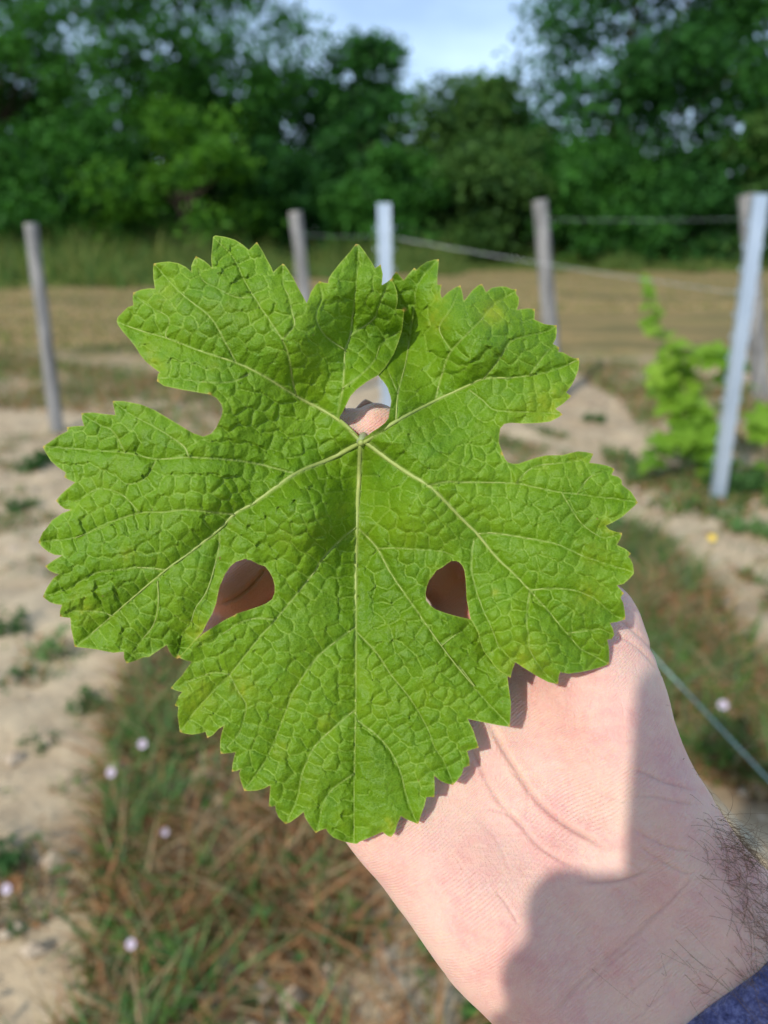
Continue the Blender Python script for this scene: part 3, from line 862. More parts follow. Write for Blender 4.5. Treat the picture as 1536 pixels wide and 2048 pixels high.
# veins: (polyline, half width at root, half width at tip, class)  class 0 main, 1 side, 2 minor
VEINS = [
 (zg((1375, 905), (1280, 815), (1110, 720), (980, 640), (865, 585), (700, 530), (600, 490), (480, 455), (380, 420)), 5.2, 0.9, 0),
 (zj((1450, 55), (1310, 130), (1170, 190), (1000, 310), (905, 365), (840, 430), (700, 540), (610, 605), (450, 740), (370, 810), (222, 937)), 5.6, 1.0, 0),
 (zd((520, 190), (505, 500), (490, 750), (480, 1050), (475, 1300), (470, 1536)) + zk((812, 200), (812, 400), (808, 600), (805, 760), (805, 965)), 5.8, 1.0, 0),
 (zd((560, 170), (620, 210), (800, 350), (1000, 490), (1210, 620), (1400, 800), (1536, 940)) + ze((130, 200), (280, 350), (480, 590), (660, 760), (820, 930), (1000, 1130), (1200, 1370), (1340, 1530)) + z6((920, 900), (1165, 1030)), 5.6, 0.9, 0),
 (zi((180, 1055), (330, 955), (520, 855), (660, 790), (750, 750), (880, 745), (1000, 730), (1110, 700), (1195, 660)), 4.8, 0.9, 0),
 # left upper lobe
 (zg((1110, 720), (1095, 650), (1080, 560), (1050, 485), (960, 350), (900, 250), (850, 150), (770, 70)), 2.2, .7, 1),
 (zg((865, 585), (820, 500), (760, 400), (650, 310), (590, 250), (528, 178)), 1.9, .6, 1),
 (zh((250, 770), (280, 640), (350, 290), (370, 0)) + z2((850, 1250), (860, 1085), (905, 950), (930, 740), (950, 590), (965, 400), (985, 200), (970, 130)), 2.4, .7, 1),
 (z2((860, 1085), (690, 965), (605, 825), (610, 720), (650, 610), (625, 475)), 1.6, .6, 2),
 (z2((905, 955), (1110, 810), (1160, 700), (1215, 560), (1272, 445)), 1.6, .6, 2),
 (z2((835, 1430), (1000, 1310), (1130, 1170), (1190, 1020), (1370, 908)), 1.6, .6, 2),
 (z2((290, 990), (400, 865), (380, 740), (350, 600), (300, 490), (300, 305)), 1.6, .6, 2),
 (zg((920, 630), (850, 662), (750, 665), (660, 655), (545, 645)), 1.4, .5, 2),
 (z1((1450, 690), (1300, 690), (1180, 640), (1070, 580), (940, 500), (880, 275)), 1.1, .4, 2),
 (z1((725, 1170), (590, 1110), (570, 1060), (600, 900), (400, 780), (260, 680), (240, 645)), 1.1, .4, 2),
 # left lateral lobe
 (zj((1170, 190), (1080, 165), (940, 135), (720, 118), (570, 125), (440, 100), (260, 85), (82, 70)), 2.2, .7, 1),
 (z7((1220, 515), (1180, 430), (1050, 340), (920, 265), (780, 190), (640, 90)), 1.6, .5, 2),
 (z7((730, 480), (640, 320), (520, 260), (398, 182)), 1.3, .5, 2),
 (zj((905, 365), (800, 355), (690, 345), (600, 355), (490, 360), (340, 410), (220, 465), (63, 482)), 2.0, .6, 1),
 (z7((840, 940), (700, 800), (520, 760), (360, 850), (203, 850)), 1.2, .5, 2),
 (z7((970, 540), (880, 680), (740, 720), (650, 640)), 1.0, .5, 2),
 (zj((610, 605), (500, 595), (400, 605), (300, 620), (180, 690), (82, 720)), 1.9, .6, 1),
 (z8((1455, 90), (1450, 210), (1400, 420), (1350, 560), (1270, 680), (1230, 800), (1170, 880), (1130, 1060)), 1.6, .6, 1),
 (z8((980, 470), (985, 640), (950, 800), (860, 920), (795, 1010), (740, 1098)), 1.4, .5, 2),
 (z8((640, 740), (560, 710), (480, 700), (340, 700), (232, 745)), 1.2, .5, 2),
 (z8((350, 135), (500, 80), (600, 40)), .9, .5, 2),
 # bottom lobe
 (zd((470, 1050), (340, 1150), (190, 1300), (100, 1410), (20, 1536)) + z9((970, 260), (850, 390), (720, 550), (570, 740), (420, 890), (250, 1080), (135, 1243)), 2.3, .7, 1),
 (z9((960, 260), (850, 250), (760, 255), (650, 290), (560, 350), (430, 430), (300, 500)), 1.4, .5, 2),
 (z9((570, 750), (650, 900), (710, 1000), (700, 1100), (640, 1270), (490, 1430)), 1.5, .5, 2),
 (z9((560, 740), (420, 725), (260, 780), (60, 862)), 1.0, .4, 2),
 (zk((812, 70), (730, 130), (640, 210), (560, 330), (530, 400), (500, 480), (450, 600), (400, 680), (348, 748)), 2.0, .6, 1),
 (zk((808, 415), (720, 490), (640, 570), (590, 680), (570, 780), (525, 887)), 1.8, .6, 1),
 (zk((805, 680), (720, 740), (680, 800), (660, 880), (648, 920)), 1.4, .5, 2),
 (zd((500, 1065), (640, 1200), (720, 1310), (830, 1520)) + zc((190, 990), (440, 1340), (700, 1680), (900, 1900)) + zk((1240, 230), (1300, 320), (1450, 478)), 2.3, .7, 1),
 (zd((700, 1265), (900, 1260), (1180, 1280), (1350, 1295), (1480, 1340)), 1.5, .6, 2),
 (zk((815, 90), (900, 180), (960, 270), (1040, 370), (1110, 490), (1140, 570), (1180, 630), (1218, 722)), 2.0, .6, 1),
 (zk((820, 460), (900, 520), (960, 590), (1000, 680), (1020, 760), (1050, 850), (1072, 887)), 1.7, .6, 1),
 (zc((440, 1340), (640, 1180), (800, 1120)), 1.0, .4, 2),
 # right lateral lobe
 (zd((1210, 620), (1400, 580), (1536, 585)) + z5((130, 545), (380, 590), (630, 640), (790, 655), (1000, 685), (1200, 705), (1408, 742)), 2.0, .6, 1),
 (z5((165, 545), (280, 420), (390, 365), (540, 345), (730, 325), (820, 310), (950, 245)), 1.3, .5, 2),
 (z5((630, 640), (700, 760), (830, 950), (1000, 1080), (1100, 1100), (1250, 1055)), 1.2, .5, 2),
 (z5((790, 655), (910, 490), (1050, 430), (1172, 398)), 1.2, .5, 2),
 (ze((280, 345), (460, 340), (810, 395), (1100, 455), (1330, 560), (1530, 630)) + z5((1050, 1360), (1200, 1405), (1370, 1455)), 1.9, .6, 1),
 (ze((820, 925), (1030, 905), (1270, 925), (1440, 990), (1536, 1050)) + z6((1140, 530), (1230, 600), (1312, 626)), 1.6, .5, 1),
 (z6((790, 750), (930, 735), (1080, 715), (1150, 740), (1210, 765)), 1.2, .5, 2),
 (ze((245, 400), (220, 600), (240, 820), (330, 1100), (420, 1300), (510, 1536)) + z6((150, 830), (250, 960), (310, 1010)), 1.4, .5, 1),
 (z6((450, 370), (430, 500), (420, 650), (440, 780), (450, 900), (560, 1080), (695, 1208)), 1.3, .5, 2),
 # right upper lobe
 (zi((520, 855), (550, 740), (590, 630), (660, 550), (740, 470), (800, 400), (900, 338)), 1.9, .6, 1),
 (zi((335, 950), (345, 820), (380, 680), (400, 560), (420, 420), (440, 300), (532, 190)), 1.9, .6, 1),
 (zi((345, 820), (310, 740), (283, 665)), 1.3, .5, 2),
 (z3((825, 1025), (710, 800), (830, 600), (925, 365)), 1.2, .5, 2),
 (z4((140, 1010), (280, 840), (410, 640), (550, 580), (770, 530), (885, 465)), 1.7, .5, 1),
 (z4((0, 1130), (130, 1230), (250, 1330), (500, 1350), (760, 1360), (945, 1380)), 1.3, .5, 2),
 (z4((610, 975), (700, 850), (830, 700), (912, 692)), 1.2, .5, 2),
]
D0 = 0.2200
MMPX = D0 / FPX * 1000          # mm per picture pixel at the leaf

def build_leaf():
    global rng
    keep_rng = rng
    rng = np.random.default_rng(42)
    vs = []
    for P, w0, w1, c in VEINS:
        vs.append(smooth_poly(P, 2.0))
    allp = np.vstack(vs)
    vid = np.concatenate([np.full(len(v), i) for i, v in enumerate(vs)])
    kdv = KDTree(len(allp))
    for i, p in enumerate(allp): kdv.insert((p[0], p[1], 0), i)
    kdv.balance()
    mainp = np.vstack(vs[:5])
    kdm = KDTree(len(mainp))
    for i, p in enumerate(mainp): kdm.insert((p[0], p[1], 0), i)
    kdm.balance()
    # cell seeds: rows on both sides of each vein, so the network of cells hangs on the veins
    seeds = []; hashg = {}
    def free(p, r):
        a, b = int(p[0] // 16), int(p[1] // 16)
        for i in range(a - 2, a + 3):
            for j in range(b - 2, b + 3):
                for q in hashg.get((i, j), ()):
                    if (q[0] - p[0]) ** 2 + (q[1] - p[1]) ** 2 < r * r: return False
        return True
    def put(p):
        seeds.append(p); hashg.setdefault((int(p[0] // 16), int(p[1] // 16)), []).append(p)
    for row in range(7):
        for i, v in enumerate(vs):
            T = np.gradient(v, axis=0); T /= np.linalg.norm(T, axis=1)[:, None] + 1e-9
            N = np.stack([-T[:, 1], T[:, 0]], 1)
            for sgn in (-1, 1):
                s = rng.integers(2, 10)
                while s < len(v):
                    t = 16.0 + 35 * row
                    p = v[s] + sgn * N[s] * (t + (rng.normal() * 1.0 if row == 0 else rng.normal() * 4.5)) + T[s] * rng.normal() * 3
                    _, _, dd = kdv.find((p[0], p[1], 0))
                    if dd > t * 0.72 and free(p, 14.5 + 6 * rng.random()): put((p[0], p[1]))
                    s += int(rng.integers(7, 16))
    for _ in range(40000):                      # fill what is left
        p = (rng.uniform(70, 1290), rng.uniform(460, 1700))
        if free(p, 24):
            _, _, dd = kdv.find((p[0], p[1], 0))
            if dd > 9: put(p)
    kds = KDTree(len(seeds))
    for i, p in enumerate(seeds): kds.insert((p[0], p[1], 0), i)
    kds.balance()
    camp = 0.55 + 0.9 * rng.random(len(seeds))
    # control points for the overall form: (x, y, mm toward the viewer)
    ctl = np.array([(722, 884, -1.5), (240, 640, 2), (330, 540, 3.5), (420, 480, 3), (420, 600, 8), (540, 610, 9.5), (600, 700, 6.5), (520, 720, 8.5), (700, 560, 3.0), (790, 620, -4.5), (720, 700, -1.5), (760, 745, -4.5), (660, 790, 0.5), (320, 740, 6),
        (440, 800, 8), (870, 540, -5), (820, 700, -4.5), (900, 680, -1.0), (1000, 620, -.5), (1140, 730, -2), (1000, 780, 1.0), (860, 800, -1.5), (1120, 830, -.5), (1010, 900, 1.5),
        (90, 900, 5.5), (85, 1085, 5.5), (240, 830, 7.5), (300, 960, 9.5), (420, 1000, 9), (560, 960, 5.5), (640, 1000, 2.4), (700, 960, -1.6), (690, 1100, -1.0), (300, 1100, 8.5), (160, 1290, 3.5), (100, 1190, 5.0), (400, 1180, 6.5), (490, 1090, 4.5),
        (712, 1300, 0), (712, 1500, 0), (712, 1680, -0.5), (600, 1250, 2.4), (520, 1350, 3.2), (380, 1450, 2.0), (360, 1300, 4.5), (560, 1600, 0), (850, 1250, 2.0), (900, 1380, 1.2), (1010, 1440, 0.3), (880, 1560, 0.5),
        (800, 1000, 1.8), (900, 1080, 2.8), (1000, 1020, 3.4), (1100, 1100, 4.2), (1260, 1010, 2.5), (1150, 960, 3.2), (1250, 1150, 3.5), (1200, 1320, 1.6), (1060, 1320, 5), (980, 1200, 3.6)], float)
    def rbf(x, y):
        sc = 110.0
        d = np.hypot(ctl[:, None, 0] - ctl[None, :, 0], ctl[:, None, 1] - ctl[None, :, 1]) / sc
        A = np.sqrt(d * d + 1) * -1
        n = len(ctl)
        K = np.zeros((n + 3, n + 3)); K[:n, :n] = A - np.eye(n) * 0.02
        Pm = np.column_stack([np.ones(n), ctl[:, 0] / 1000, ctl[:, 1] / 1000]); K[:n, n:] = Pm; K[n:, :n] = Pm.T
        w = np.linalg.solve(K, np.concatenate([ctl[:, 2], np.zeros(3)]))
        z = np.zeros(len(x))
        for i in range(n):
            z += w[i] * -np.sqrt(((x - ctl[i, 0]) ** 2 + (y - ctl[i, 1]) ** 2) / sc ** 2 + 1)
        return z + w[n] + w[n + 1] * x / 1000 + w[n + 2] * y / 1000

    def detail(x, y, edge):
        """height in mm toward the viewer, and colour masks"""
        n = len(x)
        dv = np.empty(n); wv = np.empty(n); cl = np.empty(n); dm = np.empty(n); f1 = np.empty(n); f2 = np.empty(n); am = np.empty(n); pw = np.empty(n)
        wx = x + 5.0 * (vnoise(x / 15, y / 15, 51) - .5) + 3.0 * (vnoise(x / 6, y / 6, 52) - .5)
        wy = y + 5.0 * (vnoise(x / 15 + 9, y / 15, 53) - .5) + 3.0 * (vnoise(x / 6 + 9, y / 6, 54) - .5)
        W = np.array([(w0, w1, c) for _, w0, w1, c in VEINS])
        start = np.cumsum([0] + [len(v) for v in vs])
        for i in range(n):
            co = (x[i], y[i], 0)
            _, k_, d_ = kdv.find(co)
            v_ = vid[k_]; t = (k_ - start[v_]) / (start[v_ + 1] - start[v_])
            dv[i] = d_; wv[i] = W[v_, 0] + (W[v_, 1] - W[v_, 0]) * min(1, t * 1.25); cl[i] = W[v_, 2]
            dm[i] = kdm.find(co)[2]
            r = kds.find_n((wx[i], wy[i], 0), 2)
            f1[i] = r[0][2]; f2[i] = r[1][2]; am[i] = camp[r[0][1]]
            ia, ib = r[0][1], r[1][1]
            pw[i] = ((min(ia, ib) * 7919 + max(ia, ib) * 104729) % 997) / 997.0
        g = f2 - f1
        # bulge of each cell, sunk along its borders; some borders are hardly sunk at all
        tt = g / (f1 + f2 + 1e-6)
        tt = tt + (0.55 * sstep(0.6, 1.0, pw)) * (1 - tt)
        tt = np.minimum(tt, np.clip(dv / 9.0, 0, 1) ** .8)
        dome = 1 - (1 - np.clip(tt, 0, 1)) ** 2.3
        size = np.clip((f1 + f2) / 30.0, 0.6, 1.5)
        fade = sstep(0, 16, edge) * 0.75 + 0.25
        region = 0.55 + 0.9 * vnoise(x / 90 + 2, y / 90, 55)
        h = 0.92 * dome * size * am ** 0.5 * fade * region
        h += 0.30 * (vnoise(x / 24, y / 24, 56) - .5) + 0.14 * (vnoise(x / 11 + 4, y / 11, 57) - .5)
        # second order wrinkles inside the cells
        h += 0.17 * (vnoise(x / 5.6, y / 5.6, 21) - .5) + 0.11 * (vnoise(x / 3.0 + 7, y / 3.0, 22) - .5)
        # valleys along main and side veins
        h -= 1.5 * np.exp(-(dm / 34.0) ** 2)
        h -= (np.where(cl < 2, 0.45, 0.25) * np.exp(-(dv / 8.0) ** 2) + np.where(cl < 2, 0.9, 0.5) * np.exp(-(dv / 26.0) ** 2)) * fade
        vein = np.clip(1.25 - dv / (wv * 1.05 + 0.45), 0, 1)
        tert = np.clip(1 - g / 2.0, 0, 1) * sstep(2, 5, dv) * (1 - 0.8 * sstep(0.55, 1.0, pw))
        return h, vein, tert, dm

    step = 2.0
    xs = np.arange(70, 1296, step); ys = np.arange(464, 1696, step)
    key2v = {}
    VX = []; VZ = []; FA = []; AT = []
    sheets = [('L', POLY_L), ('R', POLY_R), ('E', POLY_E)]
    seam = np.vstack([smooth_poly(SEAM_L, 2), smooth_poly(SEAM_R, 2)])
    shared = {}
    base_n = 0
    for nm, poly in sheets:
        P = np.array(poly)
        cx, cy = np.meshgrid(xs[:-1] + step / 2, ys[:-1] + step / 2)
        ins = in_poly(cx.ravel(), cy.ravel(), P).reshape(cx.shape)
        J, I = np.nonzero(ins)
        nxv = len(xs)
        q = np.stack([J * nxv + I, J * nxv + I + 1, (J + 1) * nxv + I + 1, (J + 1) * nxv + I], 1)
        used, inv = np.unique(q.ravel(), return_inverse=True)
        q = inv.reshape(-1, 4)
        vx = xs[used % nxv].copy(); vy = ys[used // nxv].copy()
        # open border vertices
        e = np.sort(np.concatenate([q[:, [0, 1]], q[:, [1, 2]], q[:, [2, 3]], q[:, [3, 0]]]), axis=1)
        ek, cnt = np.unique(e[:, 0].astype(np.int64) * 10000000 + e[:, 1], return_counts=True)
        bk = ek[cnt == 1]
        border = np.unique(np.concatenate([bk // 10000000, bk % 10000000]))
        dseam = np.full(len(vx), 99.0)
        near = (vx > 470) & (vx < 925) & (vy > 870) & (vy < 1135)
        ii = np.nonzero(near)[0]
        for b in range(0, len(ii), 4000):
            s = ii[b:b + 4000]
            dseam[s] = np.sqrt(((vx[s, None] - seam[None, :, 0]) ** 2 + (vy[s, None] - seam[None, :, 1]) ** 2).min(1))
        # outline samples (without the seams)
        o = np.array({'L': OUT_L, 'R': OUT_R, 'E': OUT_E}[nm])
        seg = []
        for a, b in zip(o[:-1], o[1:]):
            m = max(1, int(np.hypot(*(b - a)) / 0.8)); t = np.arange(m)[:, None] / m
            seg.append(a + (b - a) * t)
        seg.append(o[-1:]); ol = np.vstack(seg)
        # slight natural raggedness of the margin
        kdo = KDTree(len(ol))
        for i, p in enumerate(ol): kdo.insert((p[0], p[1], 0), i)
        kdo.balance()
        for i in border:
            if dseam[i] > 2.6:
                c, _, d = kdo.find((vx[i], vy[i], 0))
                if d < 3.2: vx[i], vy[i] = c[0], c[1]
        edge = np.array([kdo.find((a, b, 0))[2] for a, b in zip(vx, vy)])
        h, vein, tert, dm = detail(vx, vy, edge)
        z = 1.30 * rbf(vx, vy) + h
        z += 0.9 * (vnoise(vx / 70 + 3, vy / 70, 31) - .5) + 0.5 * (vnoise(vx / 33, vy / 33 + 5, 32) - .5)
        # margins curl a little, teeth fold differently
        z += (vnoise(vx / 28, vy / 28, 33) - .5) * 3.2 * np.exp(-edge / 22)
        if nm == 'L':
            z -= 5.0 * np.exp(-((vx - 385) ** 2 + (vy - 1300) ** 2) / 95 ** 2)
        if nm == 'E':
            z -= 6.5 * np.exp(-((vx - 990) ** 2 + (vy - 1300) ** 2) / 75 ** 2)
            z -= 3.0 * np.exp(-((vx - 945) ** 2 + (vy - 1240) ** 2) / 40 ** 2)
        if nm == 'R':
            z -= 11.0 * np.exp(-((vx - 790) ** 2 + (vy - 620) ** 2) / 85 ** 2)
        yel = np.clip(1 - edge / 2.3, 0, 1)
        # weld along the seams
        ids = np.empty(len(vx), int)
        keep = []
        for i in range(len(vx)):
            if dseam[i] < 2.6 and used[i] in shared:
                ids[i] = shared[used[i]]
            else:
                ids[i] = base_n + len(keep)
                if dseam[i] < 2.6: shared[used[i]] = ids[i]
                keep.append(i)
        keep = np.array(keep)
        VX.append(np.stack([vx[keep], vy[keep]], 1)); VZ.append(z[keep])
        AT.append(np.stack([vein[keep], tert[keep], yel[keep]], 1))
        FA.append(ids[q]); base_n += len(keep)
    XY = np.vstack(VX); Zm = np.concatenate(VZ); A = np.vstack(AT); F = np.vstack(FA)
    W = pt(XY[:, 0], XY[:, 1], D0 - Zm / 1000)
    hub = pt(*HUB, D0)
    # teeth carry a small pale or reddish point
    tips = []
    for o in (OUT_L, OUT_R, OUT_E):
        o = np.array(o)
        for i in range(2, len(o) - 2):
            a = o[i - 1] - o[i]; b = o[i + 1] - o[i]
            cr_ = a[0] * b[1] - a[1] * b[0]
            cs = (a @ b) / (np.hypot(*a) * np.hypot(*b) + 1e-9)
            if cs > -0.55 and cr_ > 0: tips.append(o[i])
    tipm = np.zeros(len(XY))
    for p in tips:
        d = np.hypot(XY[:, 0] - p[0], XY[:, 1] - p[1])
        tipm = np.maximum(tipm, np.clip(1.15 - d / 5.5, 0, 1))
    patch = np.zeros(len(XY))
    for (px, py, r, s) in [(1100, 820, 40, .8), (1120, 795, 25, .8), (1050, 1330, 45, .6), (1180, 1190, 28, .5), (480, 1380, 30, .6), (400, 1390, 40, .5), (395, 1260, 22, .8), (300, 720, 30, .6), (875, 640, 22, .8), (985, 625, 22, .8), (880, 590, 16, .8), (170, 1225, 20, .7), (1165, 905, 30, .5), (1190, 1110, 30, .4), (1160, 700, 24, .6), (775, 1650, 16, .9), (465, 1380, 14, .9), (760, 745, 20, .3), (685, 1020, 16, .5), (990, 1185, 8, .9), (1215, 1050, 20, .7), (1090, 920, 30, .3), (650, 1440, 18, .5), (560, 1500, 18, .5), (255, 1110, 14, .5), (160, 1195, 30, .35), (330, 590, 30, .3), (425, 730, 16, .4)]:
        patch = np.maximum(patch, s * np.exp(-((XY[:, 0] - px) ** 2 + (XY[:, 1] - py) ** 2) / r ** 2))
    patch *= 0.15 + 1.15 * vnoise(XY[:, 0] / 9, XY[:, 1] / 9, 40)
    uvp = np.column_stack([XY / 100.0, np.zeros(len(XY))])
    rng = keep_rng
    return W, F, hub, dict(vein=A[:, 0], tert=A[:, 1], edge=A[:, 2], tip=tipm, patch=patch, lp=uvp), vs, rbf, detail

def mat_leaf():
    k = NT('vine_leaf_blade')
    at = lambda n: k.n('ShaderNodeAttribute', attribute_name=n)
    lp = at('lp').outputs['Vector']
    # fine net of smallest veins
    vo = k.n('ShaderNodeTexVoronoi', feature='DISTANCE_TO_EDGE'); vo.inputs['Scale'].default_value = 14.0
    k.l(lp, vo.inputs['Vector'])
    net = k.n('ShaderNodeMapRange'); net.inputs[1].default_value = 0.0; net.inputs[2].default_value = 0.11; net.inputs[3].default_value = 1; net.inputs[4].default_value = 0
    k.l(vo.outputs['Distance'], net.inputs[0])
    n_big = k.noise(lp, 0.55, 3); n_mid = k.noise(lp, 4.0, 4, 0.6); n_fine = k.noise(lp, 34.0, 3, 0.7)
    f = k.math('ADD', k.math('MULTIPLY', n_big, 0.55), k.math('ADD', k.math('MULTIPLY', n_mid, 0.25), k.math('MULTIPLY', n_fine, 0.2)))
    col = k.ramp(f, [(0.34, (0.064, 0.142, 0.002)), (0.5, (0.093, 0.192, 0.003)), (0.66, (0.132, 0.244, 0.006))])
    col = k.mix(k.math('MULTIPLY', net.outputs[0], 0.42), col, (0.150, 0.262, 0.018))
    col = k.mix(k.math('MULTIPLY', at('tert').outputs['Fac'], 0.80), col, (0.24, 0.36, 0.055))
    col = k.mix(k.math('MULTIPLY', at('patch').outputs['Fac'], 0.75, clamp=True), col, (0.26, 0.30, 0.015))
    col = k.mix(k.math('MULTIPLY', at('vein').outputs['Fac'], 0.7), col, (0.28, 0.36, 0.09))
    col = k.mix(k.math('MULTIPLY', at('edge').outputs['Fac'], 0.40), col, (0.42, 0.45, 0.10))
    col = k.mix(k.math('MULTIPLY', at('tip').outputs['Fac'], 0.9), col, (0.46, 0.27, 0.06))
    # yellower and bluer areas, and a few small brown specks
    warm = k.n('ShaderNodeMapRange'); warm.inputs[1].default_value = 0.50; warm.inputs[2].default_value = 0.74; warm.inputs[3].default_value = 0; warm.inputs[4].default_value = 0.30
    k.l(k.noise(lp, 0.9, 4, 0.6), warm.inputs[0])
    col = k.mix(warm.outputs[0], col, (0.165, 0.235, 0.005))
    cool = k.n('ShaderNodeMapRange'); cool.inputs[1].default_value = 0.52; cool.inputs[2].default_value = 0.75; cool.inputs[3].default_value = 0; cool.inputs[4].default_value = 0.45
    k.l(k.noise(k.mapping(lp, (1, 1, 1), (0, 0, 1.1)), 1.3, 4, 0.6), cool.inputs[0])
    col = k.mix(cool.outputs[0], col, (0.060, 0.165, 0.012))
    spk = k.n('ShaderNodeMapRange'); spk.inputs[1].default_value = 0.755; spk.inputs[2].default_value = 0.80; spk.inputs[3].default_value = 0; spk.inputs[4].default_value = 0.7
    k.l(k.noise(lp, 9.0, 2, 0.4), spk.inputs[0])
    col = k.mix(spk.outputs[0], col, (0.16, 0.11, 0.03))
    # pale down: short flecks lying on the blade
    fl = k.noise(k.mapping(lp, (30, 9, 1), (0, 0, 0.5)), 1.0, 2, 0.5, 1.2)
    fl2 = k.noise(k.mapping(lp, (9, 28, 1), (0, 0, 0.2)), 1.0, 2, 0.5, 1.2)
    fm = k.math('MAXIMUM', fl, fl2)
    mr = k.n('ShaderNodeMapRange'); mr.inputs[1].default_value = 0.66; mr.inputs[2].default_value = 0.80; mr.inputs[3].default_value = 0; mr.inputs[4].default_value = 0.16
    k.l(fm, mr.inputs[0])
    col = k.mix(mr.outputs[0], col, (0.50, 0.60, 0.34))
    h = k.math('ADD', k.math('MULTIPLY', n_fine, 0.6), k.math('ADD', k.math('MULTIPLY', vo.outputs['Distance'], 1.6), k.math('MULTIPLY', fm, 0.35)))
    nrm = k.bump(h, 0.55, 0.00022)
    rough = k.math('ADD', 0.40, k.math('MULTIPLY', n_mid, 0.22))
    p = k.bsdf(col, rough, 0.22, nrm)
    tr = k.n('ShaderNodeBsdfTranslucent')
    k.l(k.mix(0.35, col, (0.30, 0.42, 0.02)), tr.inputs['Color'])
    s = k.n('ShaderNodeMixShader'); s.inputs[0].default_value = 0.14
    k.l(p.outputs[0], s.inputs[1]); k.l(tr.outputs[0], s.inputs[2])
    return k.done(s.outputs[0])

def mat_vein():
    k = NT('vein_rib')
    tcn = k.n('ShaderNodeTexCoord')
    f = k.noise(tcn.outputs['Object'], 900, 3, 0.6)
    f2 = k.noise(tcn.outputs['Object'], 90, 3, 0.6)
    col = k.ramp(k.math('ADD', k.math('MULTIPLY', f, .4), k.math('MULTIPLY', f2, .6)), [(0.3, (0.20, 0.27, 0.05)), (0.6, (0.30, 0.35, 0.10)), (0.75, (0.36, 0.34, 0.10))])
    p = k.bsdf(col, 0.5, 0.35, k.bump(f, 0.5, 0.0002))
    return k.done(p.outputs[0])

LW, LF, LHUB, LAT, LVS, LRBF, LDET = build_leaf()
leaf = thing('vine_leaf', LHUB, 'large bright green five-lobed vine leaf held up in front of the hand', 'leaf')
M['leaf'] = mat_leaf(); M['rib'] = mat_vein()
link('blade', mesh_from('blade', LW - LHUB, LF, [M['leaf']], attrs=LAT), leaf)
def leaf_point(p, lift):
    p = np.atleast_2d(p)
    h = LDET(p[:, 0], p[:, 1], np.full(len(p), 40.0))[0]
    z = 1.30 * LRBF(p[:, 0], p[:, 1]) + h + 0.9 * (vnoise(p[:, 0] / 70 + 3, p[:, 1] / 70, 31) - .5) + 0.5 * (vnoise(p[:, 0] / 33, p[:, 1] / 33 + 5, 32) - .5)
    return p, z + lift
for vi, (P, w0, w1, c) in enumerate(VEINS):
    v = LVS[vi]
    s = v[::3]
    n = len(s) if c == 0 else int(len(s) * 0.72)
    s = s[:n]
    if len(s) < 5: continue
    t = np.linspace(0, 1, len(s))
    wpx = w0 + (w1 - w0) * np.clip(t * (1.15 if c == 0 else .9), 0, 1)
    p, z = leaf_point(s, 0.0)
    kk = np.ones(7) / 7
    zp = np.convolve(np.pad(z, 3, mode='edge'), kk, mode='valid')
    # where lobes overlap the vein follows its own sheet
    if vi >= len(VEINS) - 8 or vi == 4: zp = zp - 11.0 * np.exp(-((s[:, 0] - 790) ** 2 + (s[:, 1] - 620) ** 2) / 85 ** 2)
    rad = wpx * MMPX / 1000 * (0.92 if c == 0 else 0.68)
    zz = zp + (wpx * MMPX * 0.15 if c == 0 else wpx * MMPX * 0.05)
    Wp = pt(p[:, 0], p[:, 1], D0 - zz / 1000)
    V, F = tube(Wp, np.maximum(rad, 0.00006), 8)
    link('main_vein' if c == 0 else 'side_vein', quads_to_mesh('vein', V - LHUB, F, [M['rib']]), leaf)
# knot where the veins meet, and the stalk bending away behind the blade
pet = [pt(722, 884, D0 + .0010), pt(726, 876, D0 + .004), pt(728, 872, D0 + .010), pt(722, 880, D0 + .020), pt(705, 905, D0 + .030)]
pet = smooth_poly(np.array(pet), .0015)
V, F = tube(pet, np.linspace(.0013, .0014, len(pet)), 12)
link('petiole', quads_to_mesh('petiole', V - LHUB, F, [simple('petiole_skin', (0.16, 0.21, 0.09), (0.30, 0.34, 0.17), 300, 0.5, 0.35)]), leaf)
kv, kf = tube([pt(722, 888, D0 + .0022), pt(722, 886, D0 + .0012), pt(723, 884, D0 + .0004), pt(723, 883, D0 - .0001)], [.0006, .0010, .0008, .0003], 12)
link('vein_knot', quads_to_mesh('vein_knot', kv - LHUB, kf, [M['rib']]), leaf)

# ------------------------------------------------------------------ hand, wrist, sleeve
def C3(x, y, d):
    """picture point and depth (mm) -> camera frame mm (right, up, depth)"""
    return np.array([(x - 768) / FPX * d, (1024 - y) / FPX * d, d], float)

def sd_capsule(P, a, b, ra, rb, flat=1.0, fdir=None):
    """round cone between a and b; flat > 1 squeezes it along the depth axis"""
    if flat != 1.0:
        sc = np.array([1, 1, flat]); P = P * sc; a = a * sc; b = b * sc
    ba = b - a; L2 = ba @ ba
    pa = P - a
    t = np.clip((pa @ ba) / L2, 0, 1)
    q = pa - t[..., None] * ba
    return np.sqrt((q * q).sum(-1)) - (ra + (rb - ra) * t)

def sd_ellipsoid(P, c, r, rot=None):
    q = P - c
    if rot is not None: q = q @ rot
    r = np.asarray(r, float)
    k0 = np.sqrt(((q / r) ** 2).sum(-1)); k1 = np.sqrt(((q / (r * r)) ** 2).sum(-1)) + 1e-9
    return k0 * (k0 - 1) / k1

def smin(a, b, k):
    h = np.clip(0.5 + 0.5 * (b - a) / k, 0, 1)
    return b + (a - b) * h - k * h * (1 - h)

